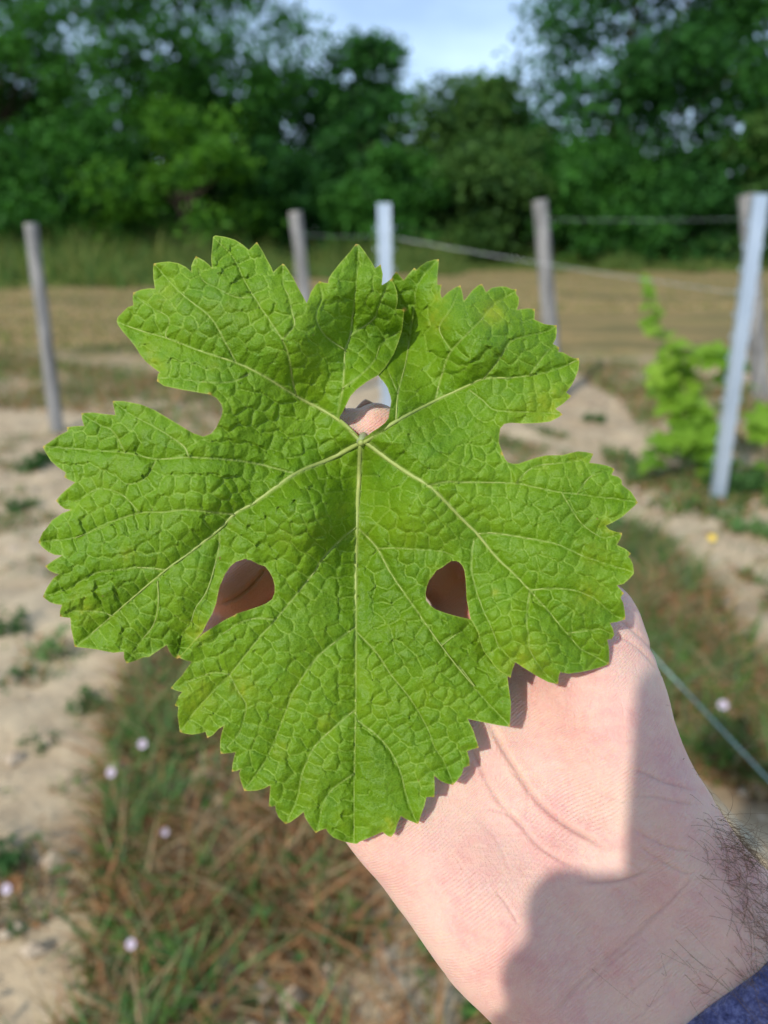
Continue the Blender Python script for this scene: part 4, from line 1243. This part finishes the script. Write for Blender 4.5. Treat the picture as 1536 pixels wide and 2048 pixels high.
class Field:
    def __init__(self, lo, hi, vox):
        self.lo = np.array(lo, float); self.vox = vox
        self.n = np.ceil((np.array(hi) - self.lo) / vox).astype(int) + 1
        ax = [self.lo[i] + np.arange(self.n[i]) * vox for i in range(3)]
        self.P = np.stack(np.meshgrid(*ax, indexing='ij'), -1).astype(np.float32)
        self.D = np.full(tuple(self.n), 30.0, np.float32)
    def box(self, pts, m):
        pts = np.array(pts)
        a = np.clip(np.floor((pts.min(0) - m - self.lo) / self.vox).astype(int), 0, self.n - 1)
        b = np.clip(np.ceil((pts.max(0) + m - self.lo) / self.vox).astype(int) + 1, 1, self.n)
        return tuple(slice(i, max(i + 1, j)) for i, j in zip(a, b))
    def add(self, fn, pts, m, k, D=None):
        D = self.D if D is None else D
        s = self.box(pts, m)
        d = fn(self.P[s])
        D[s] = smin(D[s], d.astype(np.float32), k)

def surface_nets(D, lo, vox):
    ins = D < 0
    nx, ny, nz = D.shape
    cnt = np.zeros((nx - 1, ny - 1, nz - 1), np.int8)
    corners = [(i, j, k_) for i in (0, 1) for j in (0, 1) for k_ in (0, 1)]
    for i, j, k_ in corners:
        cnt += ins[i:nx - 1 + i, j:ny - 1 + j, k_:nz - 1 + k_]
    act = (cnt > 0) & (cnt < 8)
    idx = np.full(act.shape, -1, np.int64)
    I = np.argwhere(act); idx[act] = np.arange(len(I))
    acc = np.zeros((len(I), 3)); num = np.zeros(len(I))
    for a in range(8):
        for b in range(a + 1, 8):
            ca, cb = np.array(corners[a]), np.array(corners[b])
            if np.abs(ca - cb).sum() != 1: continue
            da = D[I[:, 0] + ca[0], I[:, 1] + ca[1], I[:, 2] + ca[2]]
            db = D[I[:, 0] + cb[0], I[:, 1] + cb[1], I[:, 2] + cb[2]]
            m = (da < 0) != (db < 0)
            t = np.where(m, da / (da - db + 1e-12), 0)
            acc += np.where(m[:, None], ca + (cb - ca) * t[:, None], 0); num += m
    V = (I + acc / num[:, None]) * vox + lo
    F = []
    for ax in range(3):
        sl0 = [slice(1, -1)] * 3; 
        o1, o2 = [(1, 2), (2, 0), (0, 1)][ax]
        n = list(D.shape)
        r = [np.arange(0, n[q] - 1) if q == ax else np.arange(1, n[q] - 1) for q in range(3)]
        g = np.stack(np.meshgrid(*r, indexing='ij'), -1).reshape(-1, 3)
        e = np.zeros(3, int); e[ax] = 1
        a = ins[g[:, 0], g[:, 1], g[:, 2]]; b = ins[g[:, 0] + e[0], g[:, 1] + e[1], g[:, 2] + e[2]]
        m = a != b
        g = g[m]; flip = b[m]
        u = np.zeros(3, int); u[o1] = 1; w = np.zeros(3, int); w[o2] = 1
        gi = lambda q: idx[q[:, 0], q[:, 1], q[:, 2]]
        Q = np.stack([gi(g - u - w), gi(g - w), gi(g), gi(g - u)], 1)
        Q[flip] = Q[flip][:, ::-1]
        F.append(Q)
    F = np.vstack(F)
    return V, F[(F >= 0).all(1)]

def cam_to_world(Pmm):
    Pm = Pmm / 1000.0
    return CAM + Pm[:, :1] * AX + Pm[:, 1:2] * AU + Pm[:, 2:3] * AF

# forearm axis, wrist and palm
WR = [(1105, 1975, 214), (1380, 1790, 213)]          # ulnar and radial side of the wrist
FOREARM = [  # (a, b, ra, rb)
    ((1040, 1860, 219), (1625, 2760, 200), 18.5, 25),
    ((1315, 1690, 217), (1900, 2460, 196), 17.5, 25),
    ((1190, 1780, 219), (1780, 2620, 199), 18.5, 26),
]
FINGERS = {   # joints (x, y, depth mm, radius mm): base knuckle, middle joint, end joint, tip
    'thumb':  [(1235, 1420, 243, 14), (1105, 1135, 245, 11.5), (925, 985, 242, 9.6), (752, 855, 232.3, 7.4)],
    'index':  [(985, 1260, 259, 10.5), (800, 1020, 270, 9.3), (712, 930, 257, 8.3), (697, 862, 234.5, 7.0)],
    'middle': [(870, 1330, 257, 10.8), (660, 1110, 266, 9.6), (560, 1108, 258, 8.8), (464, 1182, 248, 8.2)],
    'ring':   [(770, 1410, 254, 10.2), (600, 1230, 264, 9.2), (520, 1222, 259, 8.4), (436, 1272, 251, 7.8)],
    'little': [(690, 1495, 251, 9.2), (560, 1390, 256, 8.0), (500, 1350, 253, 7.2), (470, 1345, 248, 6.4)],
}
def build_hand():
    pts_all = [C3(*p[:3]) for f in FINGERS.values() for p in f]
    fd = Field((-78, -168, 176), (132, 46, 300), 1.2)
    # palm: metacarpals fanned from the wrist
    wrist = {'index': (1300, 1790, 220), 'middle': (1215, 1830, 221), 'ring': (1130, 1870, 221), 'little': (1050, 1880, 220)}
    for a, b, ra, rb in FOREARM:
        A, B = C3(*a), C3(*b)
        # keep to the part inside the grid
        B = A + (B - A) * 0.75
        fd.add(lambda P, A=A, B=B, ra=ra, rb=rb: sd_capsule(P, A, B, ra, rb, 1.12), [A, B], 40, 9)
    for nm, w in wrist.items():
        A, B = C3(*w), C3(*FINGERS[nm][0][:3])
        r1 = FINGERS[nm][0][3] + 1.5
        fd.add(lambda P, A=A, B=B, r1=r1: sd_capsule(P, A, B, 13.5, r1, 1.05), [A, B], 34, 10)
    # thenar and hypothenar pads, heel
    A, B = C3(1295, 1640, 222), C3(1160, 1290, 243)
    fd.add(lambda P: sd_capsule(P, A, B, 16.5, 17.5, 1.0), [A, B], 36, 10)
    A2, B2 = C3(985, 1855, 221), C3(690, 1545, 252)
    fd.add(lambda P: sd_capsule(P, A2, B2, 17.0, 12.5, 1.0), [A2, B2], 34, 10)
    A3 = C3(960, 1560, 240)
    fd.add(lambda P: sd_ellipsoid(P, A3, (30, 26, 9.5)), [A3], 44, 10)
    # thumb web
    A4, B4 = C3(1235, 1500, 236), C3(1190, 1240, 246)
    fd.add(lambda P: sd_capsule(P, A4, B4, 13, 12), [A4, B4], 28, 9)
    body = fd.D
    # each finger on its own, then joined at its root
    for nm, J in FINGERS.items():
        Df = np.full(body.shape, 30.0, np.float32)
        Q = [C3(*p[:3]) for p in J]; rr = [p[3] for p in J]
        for i in range(3):
            fd.add(lambda P, i=i: sd_capsule(P, Q[i], Q[i + 1], rr[i], rr[i + 1]), [Q[i], Q[i + 1]], 22, 2.5, Df)
        # pads between the creases
        for i in range(3):
            m = (Q[i] + Q[i + 1]) / 2 + np.array([0, 0, -1.6])
            r_ = (rr[i] + rr[i + 1]) / 2
            fd.add(lambda P, m=m, r_=r_: sd_ellipsoid(P, m, (r_ * .98,) * 3), [m], 20, 4, Df)
        d0 = np.linalg.norm(fd.P - Q[0].astype(np.float32), axis=-1)
        k = np.clip(9 - d0 / 6.0, 1.2, 9.0)       # blends at the root only
        body[...] = smin(body, Df, k)
    V, F = surface_nets(fd.D, fd.lo, fd.vox)
    return V, F

HV, HF = build_hand()
# second hand and the phone it holds, behind the camera: they cast the shadow on the wrist
def build_other_hand():
    fd = Field((-150, -200, -60), (60, 10, 40), 2.0)
    fd.P = fd.P
    def cap(a, b, ra, rb, k=6):
        a = np.array(a, float); b = np.array(b, float)
        fd.add(lambda P: sd_capsule(P, a, b, ra, rb), [a, b], max(ra, rb) + 12, k)
    cap((-74, -98, -4), (-46, -54, -14), 20, 15, 8)        # palm edge behind the phone side
    cap((-60, -120, -8), (-120, -240, -20), 24, 32, 10)    # wrist running down to the left
    for i, y in enumerate((-39, -57, -75, -92)):             # fingers wrapped round the back of the phone
        o = (0, 5, 12, 20)[i]
        cap((-56 - o, y - 2, -8), (-50 - o, y, 9), 10.5, 10, 6)
        cap((-50 - o, y, 9), (-22, y + 3, 10), 9, 7, 3)
        cap((-22, y + 3, 10), (-8, y + 3, 8), 7, 6.2, 2)
    cap((-50, -70, -20), (-34, -44, -24), 11, 9.5, 3)      # thumb on the screen side
    cap((-34, -44, -24), (-16, -30, -21), 9.5, 7.5, 3)
    return surface_nets(fd.D, fd.lo, fd.vox)
OV, OF = build_other_hand()

def mat_skin():
    k = NT('skin')
    at = lambda n: k.n('ShaderNodeAttribute', attribute_name=n)
    sp = at('sp').outputs['Vector']          # mm, in the plane of the palm
    n1 = k.noise(sp, 0.055, 4, 0.55); n2 = k.noise(sp, 0.35, 4, 0.6); n3 = k.noise(sp, 3.2, 3, 0.6)
    f = k.math('ADD', k.math('MULTIPLY', n1, 0.6), k.math('ADD', k.math('MULTIPLY', n2, 0.28), k.math('MULTIPLY', n3, 0.12)))
    col = k.ramp(f, [(0.36, (0.655, 0.455, 0.355)), (0.5, (0.635, 0.405, 0.33)), (0.62, (0.59, 0.325, 0.28))])
    mo = k.n('ShaderNodeMapRange'); mo.inputs[1].default_value = 0.48; mo.inputs[2].default_value = 0.72; mo.inputs[3].default_value = 0; mo.inputs[4].default_value = 0.42
    k.l(k.noise(sp, 0.16, 5, 0.65, 0.4), mo.inputs[0])
    col = k.mix(mo.outputs[0], col, (0.585, 0.315, 0.285))
    po = k.n('ShaderNodeMapRange'); po.inputs[1].default_value = 0.5; po.inputs[2].default_value = 0.75; po.inputs[3].default_value = 0; po.inputs[4].default_value = 0.30
    k.l(k.noise(sp, 0.9, 4, 0.7), po.inputs[0])
    col = k.mix(po.outputs[0], col, (0.68, 0.49, 0.40))
    col = k.mix(k.math('MULTIPLY', at('crease').outputs['Fac'], 0.30, clamp=True), col, (0.50, 0.22, 0.15))
    col = k.mix(k.math('MULTIPLY', at('red').outputs['Fac'], 0.9, clamp=True), col, (0.60, 0.215, 0.125))
    # ridges of the palm print follow a bent wave
    w = k.n('ShaderNodeTexWave', wave_type='BANDS', bands_direction='X')
    w.inputs['Scale'].default_value = 0.42; w.inputs['Distortion'].default_value = 16.0; w.inputs['Detail'].default_value = 3.0; w.inputs['Detail Scale'].default_value = 0.055
    k.l(k.mapping(sp, (1, 1, 1), (0, 0, R(52))), w.inputs['Vector'])
    wm = k.n('ShaderNodeMapRange'); wm.inputs[1].default_value = 0.40; wm.inputs[2].default_value = 0.62; wm.inputs[3].default_value = 0.06; wm.inputs[4].default_value = 0.38
    k.l(k.noise(sp, 0.085, 2), wm.inputs[0])
    vo = k.n('ShaderNodeTexVoronoi', feature='DISTANCE_TO_EDGE'); vo.inputs['Scale'].default_value = 0.95
    k.l(k.mapping(sp, (1.0, 0.5, 1), (0, 0, R(-28))), vo.inputs['Vector'])
    ln = k.noise(k.mapping(sp, (0.16, 1.5, 1), (0, 0, R(24))), 1.0, 4, 0.65, 0.6)
    ln2 = k.noise(k.mapping(sp, (1.3, 0.14, 1), (0, 0, R(38))), 1.0, 4, 0.65, 0.6)
    h = k.math('ADD', k.math('MULTIPLY', w.outputs['Fac'], wm.outputs[0]), k.math('ADD', k.math('MULTIPLY', k.math('MINIMUM', vo.outputs['Distance'], 0.22), 1.1), k.math('ADD', k.math('MULTIPLY', k.math('ADD', ln, ln2), 0.75), k.math('MULTIPLY', n3, 0.35))))
    nrm = k.bump(h, 1.0, 0.00030)
    p = k.bsdf(col, k.math('ADD', 0.46, k.math('MULTIPLY', n2, 0.15)), 0.36, nrm)
    p.subsurface_method = 'RANDOM_WALK'
    p.inputs['Subsurface Weight'].default_value = 0.75
    p.inputs['Subsurface Radius'].default_value = (1.0, 0.32, 0.16)
    p.inputs['Subsurface Scale'].default_value = 0.0040
    return k.done(p.outputs[0])
M['skin'] = mat_skin()
M['nail'] = simple('fingernail', (0.62, 0.42, 0.37), (0.72, 0.52, 0.46), 80, 0.3, 0.5)

zs = lambda *p: Z(640, 1220, 1.7143, p)
CREASES = [   # (line, half width px, depth mm)
    (zs((560, 360), (590, 410), (625, 475), (680, 560), (740, 650), (820, 722), (900, 772), (1000, 830)), 5.0, 0.95),
    (zs((640, 540), (700, 600), (712, 660), (700, 720)), 3.5, 0.30),
    (zs((500, 440), (540, 520), (600, 640), (680, 730), (740, 800), (810, 850), (900, 900)), 4.5, 0.50),
    (zs((560, 680), (640, 700), (720, 760)), 3.5, 0.28),
    (zs((880, 932), (960, 935), (1030, 928), (1090, 910), (1135, 885)), 4.0, 0.50),
    (zs((800, 1400), (850, 1330), (910, 1265), (990, 1195), (1070, 1130), (1140, 1060), (1190, 1010)), 7.0, 0.45),
    (zs((880, 1330), (960, 1250), (1040, 1180), (1120, 1120)), 3.5, 0.30),
    (zs((600, 960), (640, 1010), (685, 1085)), 3.0, 0.30),
    (zs((1015, 25), (1060, 60), (1110, 105), (1150, 150), (1175, 190)), 3.5, 0.45),
    (zs((1000, 80), (1060, 110), (1120, 160), (1170, 220)), 3.5, 0.35),
    (zs((1050, 540), (1110, 560), (1180, 590), (1240, 605), (1290, 622)), 4.0, 0.40),
    (zs((1070, 640), (1140, 640), (1210, 655), (1300, 668)), 4.0, 0.38),
    (zs((1060, 740), (1140, 790), (1220, 820), (1300, 830)), 3.5, 0.30),
    (zs((1080, 800), (1150, 850), (1240, 900), (1300, 905)), 3.5, 0.28),
    (zs((900, 600), (980, 640), (1060, 660)), 3.0, 0.18),
    (zs((860, 450), (950, 500), (1040, 540)), 3.0, 0.16),
    (zs((1100, 1080), (1160, 1040), (1240, 960), (1290, 900)), 3.5, 0.30),
    (zs((1000, 1370), (1090, 1290), (1190, 1210), (1260, 1130)), 3.5, 0.25),
    (zs((1060, 1420), (1150, 1340), (1240, 1250)), 3.0, 0.2),
    # finger folds seen through the left gap
    (zl((320, 715), (420, 680), (540, 620), (660, 540), (760, 440), (850, 340), (900, 270)), 3.5, 0.8),
]
_r = np.random.default_rng(77)
def fine_lines(n, x0, x1, y0, y1, dirx, diry, l0, l1, dep, inside):
    for _ in range(n):
        while True:
            x, y = _r.uniform(x0, x1), _r.uniform(y0, y1)
            if inside(x, y): break
        a = math.atan2(diry, dirx) + _r.normal() * 0.16
        L_ = _r.uniform(l0, l1); c = _r.normal() * 0.10
        p = [(x + math.cos(a + c * q) * L_ * q, y + math.sin(a + c * q) * L_ * q) for q in (-.5, -.2, .15, .5)]
        CREASES.append((p, _r.uniform(1.8, 2.6), dep * _r.uniform(.5, 1.4)))
fine_lines(46, 1180, 1440, 1180, 1780, .86, .50, 50, 150, .075, lambda x, y: x > 1180 + (y - 1180) * .12)
fine_lines(40, 1000, 1480, 1740, 2040, .62, -.78, 60, 180, .08, lambda x, y: True)
fine_lines(34, 1060, 1450, 1600, 1960, .72, .68, 50, 140, .07, lambda x, y: True)
fine_lines(24, 850, 1200, 1480, 1760, .55, .83, 40, 120, .06, lambda x, y: x - 850 > (y - 1480) * .2)
fine_lines(16, 700, 1050, 1650, 2000, .45, .89, 40, 110, .06, lambda x, y: (x - 700) > (y - 1650) * .75)
RED = [(480, 1180, 130, .95), (895, 1180, 120, .9), (600, 1280, 150, .9), (720, 1100, 160, .8), (1075, 1420, 60, .16), (1150, 1450, 90, .10), (820, 1740, 80, .14), (980, 1900, 90, .13), (1100, 1800, 60, .12), (1330, 1640, 50, .18), (760, 1660, 60, .15), (1150, 1250, 60, .14), (930, 1700, 50, .15), (760, 860, 30, .25), (1240, 1560, 60, .1), (1290, 1800, 60, .08)]  # strong spots put the gaps' reddish shade into the skin; weak ones are blotches

def finish_hand(V, F, OV, OF):
    me = mesh_from('hand_raw', V, F)
    tmp = bpy.data.objects.new('hand_raw', me); COL.objects.link(tmp)
    sm = tmp.modifiers.new('s', 'SMOOTH'); sm.iterations = 6; sm.factor = 0.5
    ss = tmp.modifiers.new('d', 'SUBSURF'); ss.levels = 2
    dg = bpy.context.evaluated_depsgraph_get()
    ev = bpy.data.meshes.new_from_object(tmp.evaluated_get(dg))
    n = len(ev.vertices)
    co = np.empty(n * 3, np.float32); ev.vertices.foreach_get('co', co); co = co.reshape(-1, 3).astype(float)
    no = np.empty(n * 3, np.float32); ev.vertices.foreach_get('normal', no); no = no.reshape(-1, 3).astype(float)
    m = len(ev.polygons)
    fv = np.empty(len(ev.loops), np.int32); ev.loops.foreach_get('vertex_index', fv); fv = fv.reshape(-1, 4)
    bpy.data.objects.remove(tmp); bpy.data.meshes.remove(me); bpy.data.meshes.remove(ev)
    px = co[:, 0] / co[:, 2] * FPX + 768; py = 1024 - co[:, 1] / co[:, 2] * FPX
    front = np.clip(-no[:, 2] * 2.2 + 0.25, 0, 1)
    disp = np.zeros(n); crease = np.zeros(n)
    for L_, w, d in CREASES:
        q = smooth_poly(L_, 3.0)
        lo = q.min(0) - 30; hi = q.max(0) + 30
        s = np.nonzero((px > lo[0]) & (px < hi[0]) & (py > lo[1]) & (py < hi[1]) & (front > 0))[0]
        if not len(s): continue
        dd = np.hypot(px[s, None] - q[None, :, 0], py[s, None] - q[None, :, 1])
        j = dd.argmin(1); dm = dd.min(1)
        t = j / (len(q) - 1)
        endf = np.clip(np.minimum(t, 1 - t) * 6, 0, 1)
        g = np.exp(-(dm / w) ** 2) * endf
        disp[s] -= d * g * front[s] - 0.22 * d * np.exp(-((dm - 2.8 * w) / (1.8 * w)) ** 2) * endf * front[s]
        crease[s] = np.maximum(crease[s], np.exp(-(dm / (w * .8)) ** 2) * endf * min(1, d * 1.5) * front[s])
    # soft unevenness of the flesh, tendons near the wrist
    disp += 0.55 * (vnoise(co[:, 0] / 9 + 40, co[:, 1] / 9 + 40, 61) - .5) + 0.22 * (vnoise(co[:, 0] / 3.5 + 40, co[:, 1] / 3.5 + 40, 62) - .5)
    red = np.zeros(n)
    for x, y, r, s in RED:
        red = np.maximum(red, s * np.exp(-((px - x) ** 2 + (py - y) ** 2) / r ** 2))
    # red holds skin blotches plus the reddish shade painted behind the leaf gaps
    co2 = co + no * disp[:, None]
    sp = np.column_stack([co[:, 0], co[:, 1], co[:, 2] * 0.6])
    W = cam_to_world(co2)
    OW = cam_to_world(OV)
    base = cam_to_world(C3(1215, 1850, 219)[None])[0]
    me = mesh_from('person', W - base, fv, [M['skin']], attrs=dict(crease=crease, red=red, sp=sp))
    o = link('person', me, None, "bare pale hand and hairy wrist, palm open, pinching the vine leaf by its stalk", 'person')
    o.location = Vector(base)
    z = np.zeros(len(OW))
    link('hand', mesh_from('hand', OW - base, OF, [M['skin']], attrs=dict(crease=z, red=z, sp=OV)), o, 'other hand holding the phone')
    return o, base, co2, no, px, py
person, PBASE, HC, HN, HPX, HPY = finish_hand(HV, HF, OV, OF)

# nails on the backs of the five finger tips
def nails():
    for nm, J in FINGERS.items():
        a = C3(*J[2][:3]); b = C3(*J[3][:3]); r = J[3][3]
        d = (b - a) / np.linalg.norm(b - a)
        pr = C3(*J[1][:3]) - a
        # dorsal side: away from the way the finger bends
        bend = (b - a) / np.linalg.norm(b - a) - (a - C3(*J[1][:3])) / np.linalg.norm(a - C3(*J[1][:3]))
        up = -bend - (-bend @ d) * d
        if nm == 'thumb': up = np.array([0.05, 0.25, 0.95]); up -= up @ d * d
        up /= np.linalg.norm(up) + 1e-9
        s = np.cross(d, up)
        V = []; n1, n2 = 9, 9
        for i in range(n1):
            for j in range(n2):
                u = (i / (n1 - 1)) * 2 - 1; w = (j / (n2 - 1)) * 2 - 1
                lw = r * 0.80 * (1 - 0.12 * w * w)
                ang = u * 1.0
                c = b + d * (r * (0.15 + 0.85 * w)) * 0.95
                V.append(c + s * math.sin(ang) * lw + up * (math.cos(ang) * (r * 1.035) - (0.10 * r * max(0, w) ** 2)))
        F = [(i * n2 + j, i * n2 + j + 1, (i + 1) * n2 + j + 1, (i + 1) * n2 + j) for i in range(n1 - 1) for j in range(n2 - 1)]
        W = cam_to_world(np.array(V)) - PBASE
        o = link('fingernail', mesh_from('fingernail', W, F, [M['nail']]), person)
        so = o.modifiers.new('thick', 'SOLIDIFY'); so.thickness = 0.0005
nails()

# hairs on the wrist
def arm_hair():
    r = np.random.default_rng(5)
    edge = np.array([(1310, 1330), (1345, 1400), (1385, 1500), (1412, 1580), (1432, 1690), (1470, 1800), (1536, 1900)], float)
    ex = np.interp(HPY, edge[:, 1], edge[:, 0])
    din = ex - HPX                                 # inward distance from the outer edge
    side = (HN[:, 2] < 0.75) & (HPY > 1330) & (HPY < 2040) & (HPX > 1180) & (HPX < 1640)
    dens = 0.02 + 0.98 * sstep(1480, 1760, HPY) ** 1.6
    dens = dens * np.exp(-np.clip(din, 0, 999) / (24 + 28 * sstep(1700, 1950, HPY))) * side
    dens *= sstep(0.75, 0.2, HN[:, 2]) * 0.7 + 0.3
    dens = np.where(HPX > ex + 60, 0, dens)
    p = dens / dens.sum()
    ids = r.choice(len(HPX), 520, replace=False, p=p)
    Vs = []; Fs = []; c = 0
    down = C3(1640, 2300, 205) - C3(1300, 1800, 217); down /= np.linalg.norm(down)
    for i in ids:
        n = HN[i]
        Ln = (r.uniform(5, 15) if HPY[i] > 1620 else r.uniform(2, 5)) * (1 + 0.35 * sstep(1700, 1900, HPY[i]))
        t0 = n * 0.8 + down * 0.35 + r.normal(size=3) * 0.34 + np.array([0.3, 0.1, -0.2])
        t0 /= np.linalg.norm(t0)
        t1 = down * 1.0 + r.normal(size=3) * 0.55; t1 /= np.linalg.norm(t1)
        q = HC[i] - n * 0.2
        P = [q]
        m = 12
        axis_ = np.cross(n, down) * r.choice([-1, 1], p=[.15, .85]) + r.normal(size=3) * 0.30
        axis_ /= np.linalg.norm(axis_)
        ang = r.uniform(0.06, 0.30)
        d = t0
        for s in range(m):
            d = d * math.cos(ang) + np.cross(axis_, d) * math.sin(ang) + axis_ * (axis_ @ d) * (1 - math.cos(ang))
            d = d + t1 * 0.06
            d /= np.linalg.norm(d)
            if (q - HC[i]) @ n < 0.4 and d @ n < 0: d = d - (d @ n) * n; d /= np.linalg.norm(d) + 1e-9
            q = q + d * Ln / m
            P.append(q)
        P = cam_to_world(np.array(P)) - PBASE
        rad = np.linspace(0.000054, 0.000022, len(P)) * r.uniform(.8, 1.25)
        V, F = tube(P, rad, 4, cap=False)
        Vs.append(V); Fs.append(F + c); c += len(V)
    k = NT('brown_hair')
    b = k.bsdf((0.15, 0.085, 0.038), 0.45, 0.4)
    mh = k.done(b.outputs[0])
    link('arm_hair', mesh_from('arm_hair', np.vstack(Vs), np.vstack(Fs), [mh]), person, kind='stuff')
arm_hair()

# fleece sleeve
def sleeve():
    fd = Field((30, -230, 150), (190, -90, 262), 1.6)
    for a, b, ra, rb in FOREARM:
        A, B = C3(*a), C3(*b)
        fd.add(lambda P, A=A, B=B, ra=ra, rb=rb: sd_capsule(P, A, B, ra + 4.2, rb + 6.0, 1.12), [A, B], 60, 9)
    # cuff plane through the slanted edge
    p0, p1 = C3(1536, 1905, 192), C3(1408, 2050, 186)
    axis = C3(1640, 2400, 203) - C3(1250, 1850, 217); axis /= np.linalg.norm(axis)
    e = (p1 - p0) / np.linalg.norm(p1 - p0)
    nrm = axis - (axis @ e) * e; nrm /= np.linalg.norm(nrm)
    p0 = p0 + nrm * 2.5
    d = (fd.P - p0.astype(np.float32)) @ nrm.astype(np.float32)
    nz_ = (vnoise(fd.P[..., 0] / 3.1 + 50, fd.P[..., 1] / 3.1 + 90, 71) - .5) * 1.6 + (vnoise(fd.P[..., 0] / 1.9 + 50, fd.P[..., 2] / 1.9 + 90, 72) - .5) * 1.2
    fd.D = -smin(-(fd.D + nz_), d, 4.0)
    V, F = surface_nets(fd.D, fd.lo, fd.vox)
    k = NT('navy_fleece')
    tcn = k.n('ShaderNodeTexCoord')
    f = k.noise(tcn.outputs['Object'], 420, 4, 0.7)
    f2 = k.noise(tcn.outputs['Object'], 1300, 3, 0.7)
    col = k.ramp(k.math('ADD', k.math('MULTIPLY', f, .6), k.math('MULTIPLY', f2, .4)), [(0.35, (0.022, 0.026, 0.075)), (0.5, (0.07, 0.075, 0.18)), (0.66, (0.17, 0.18, 0.34))])
    b = k.bsdf(col, 0.95, 0.1, k.bump(f, 1.0, 0.0012))
    b.inputs['Sheen Weight'].default_value = 0.4
    me = mesh_from('sleeve', cam_to_world(V) - PBASE, F, [k.done(b.outputs[0])])
    link('sleeve', me, person)
sleeve()

# ------------------------------------------------------------------ the phone that takes the picture (behind the lens)
def phone():
    c = np.array([-0.0035, -0.050, -0.0068])       # camera frame, metres
    w, h, t = 0.0765, 0.166, 0.0085
    base = CAM + c[0] * AX + c[1] * AU + c[2] * AF
    root = thing('smartphone', base, 'dark smartphone held upright by the photographer, just outside the picture', 'phone')
    def slab(w, h, z0, z1, r):
        a = []
        for cx, cy, s in ((1, 1, 0), (-1, 1, 90), (-1, -1, 180), (1, -1, 270)):
            for q in range(6):
                an = R(s + q * 18)
                a.append((cx * (w / 2 - r) + math.cos(an) * r, cy * (h / 2 - r) + math.sin(an) * r))
        a = np.array(a); n = len(a)
        e = min(0.0012, (z1 - z0) * .3)
        rings = [(a * (1 - e / w), z0), (a, z0 + e), (a, z1 - e), (a * (1 - e / w), z1)]
        V = np.concatenate([np.column_stack([q, np.full(n, z)]) for q, z in rings] + [[(0, 0, z0), (0, 0, z1)]])
        F = []
        for i in range(3):
            for j in range(n): F.append((i * n + j, i * n + (j + 1) % n, (i + 1) * n + (j + 1) % n, (i + 1) * n + j))
        for j in range(n):
            F.append(((j + 1) % n, j, 4 * n, 4 * n)); F.append((3 * n + j, 3 * n + (j + 1) % n, 4 * n + 1, 4 * n + 1))
        return V[:, :1] * AX + V[:, 1:2] * AU + V[:, 2:] * AF, np.array(F)
    V, F = slab(w, h, -t / 2, t / 2, .009); link('body', quads_to_mesh('body', V, F, [M['phone_rim']]), root)
    V, F = slab(w - .004, h - .004, t / 2 - .0004, t / 2 + .0004, .008); link('back_glass', quads_to_mesh('back_glass', V, F, [M['phone']]), root)
    V, F = slab(w - .004, h - .004, -t / 2 - .0004, -t / 2 + .0004, .008); link('screen', quads_to_mesh('screen', V, F, [M['phone_screen']]), root)
    ctr = -c[0] * AX - c[1] * AU
    for dy in (0.0, -0.021):
        p = ctr + dy * AU + AF * (t / 2)
        V, F = tube([p, p + AF * .0012], [.0055, .0052], 18); link('lens_ring', quads_to_mesh('lens_ring', V, F, [M['phone_rim']]), root)
phone()
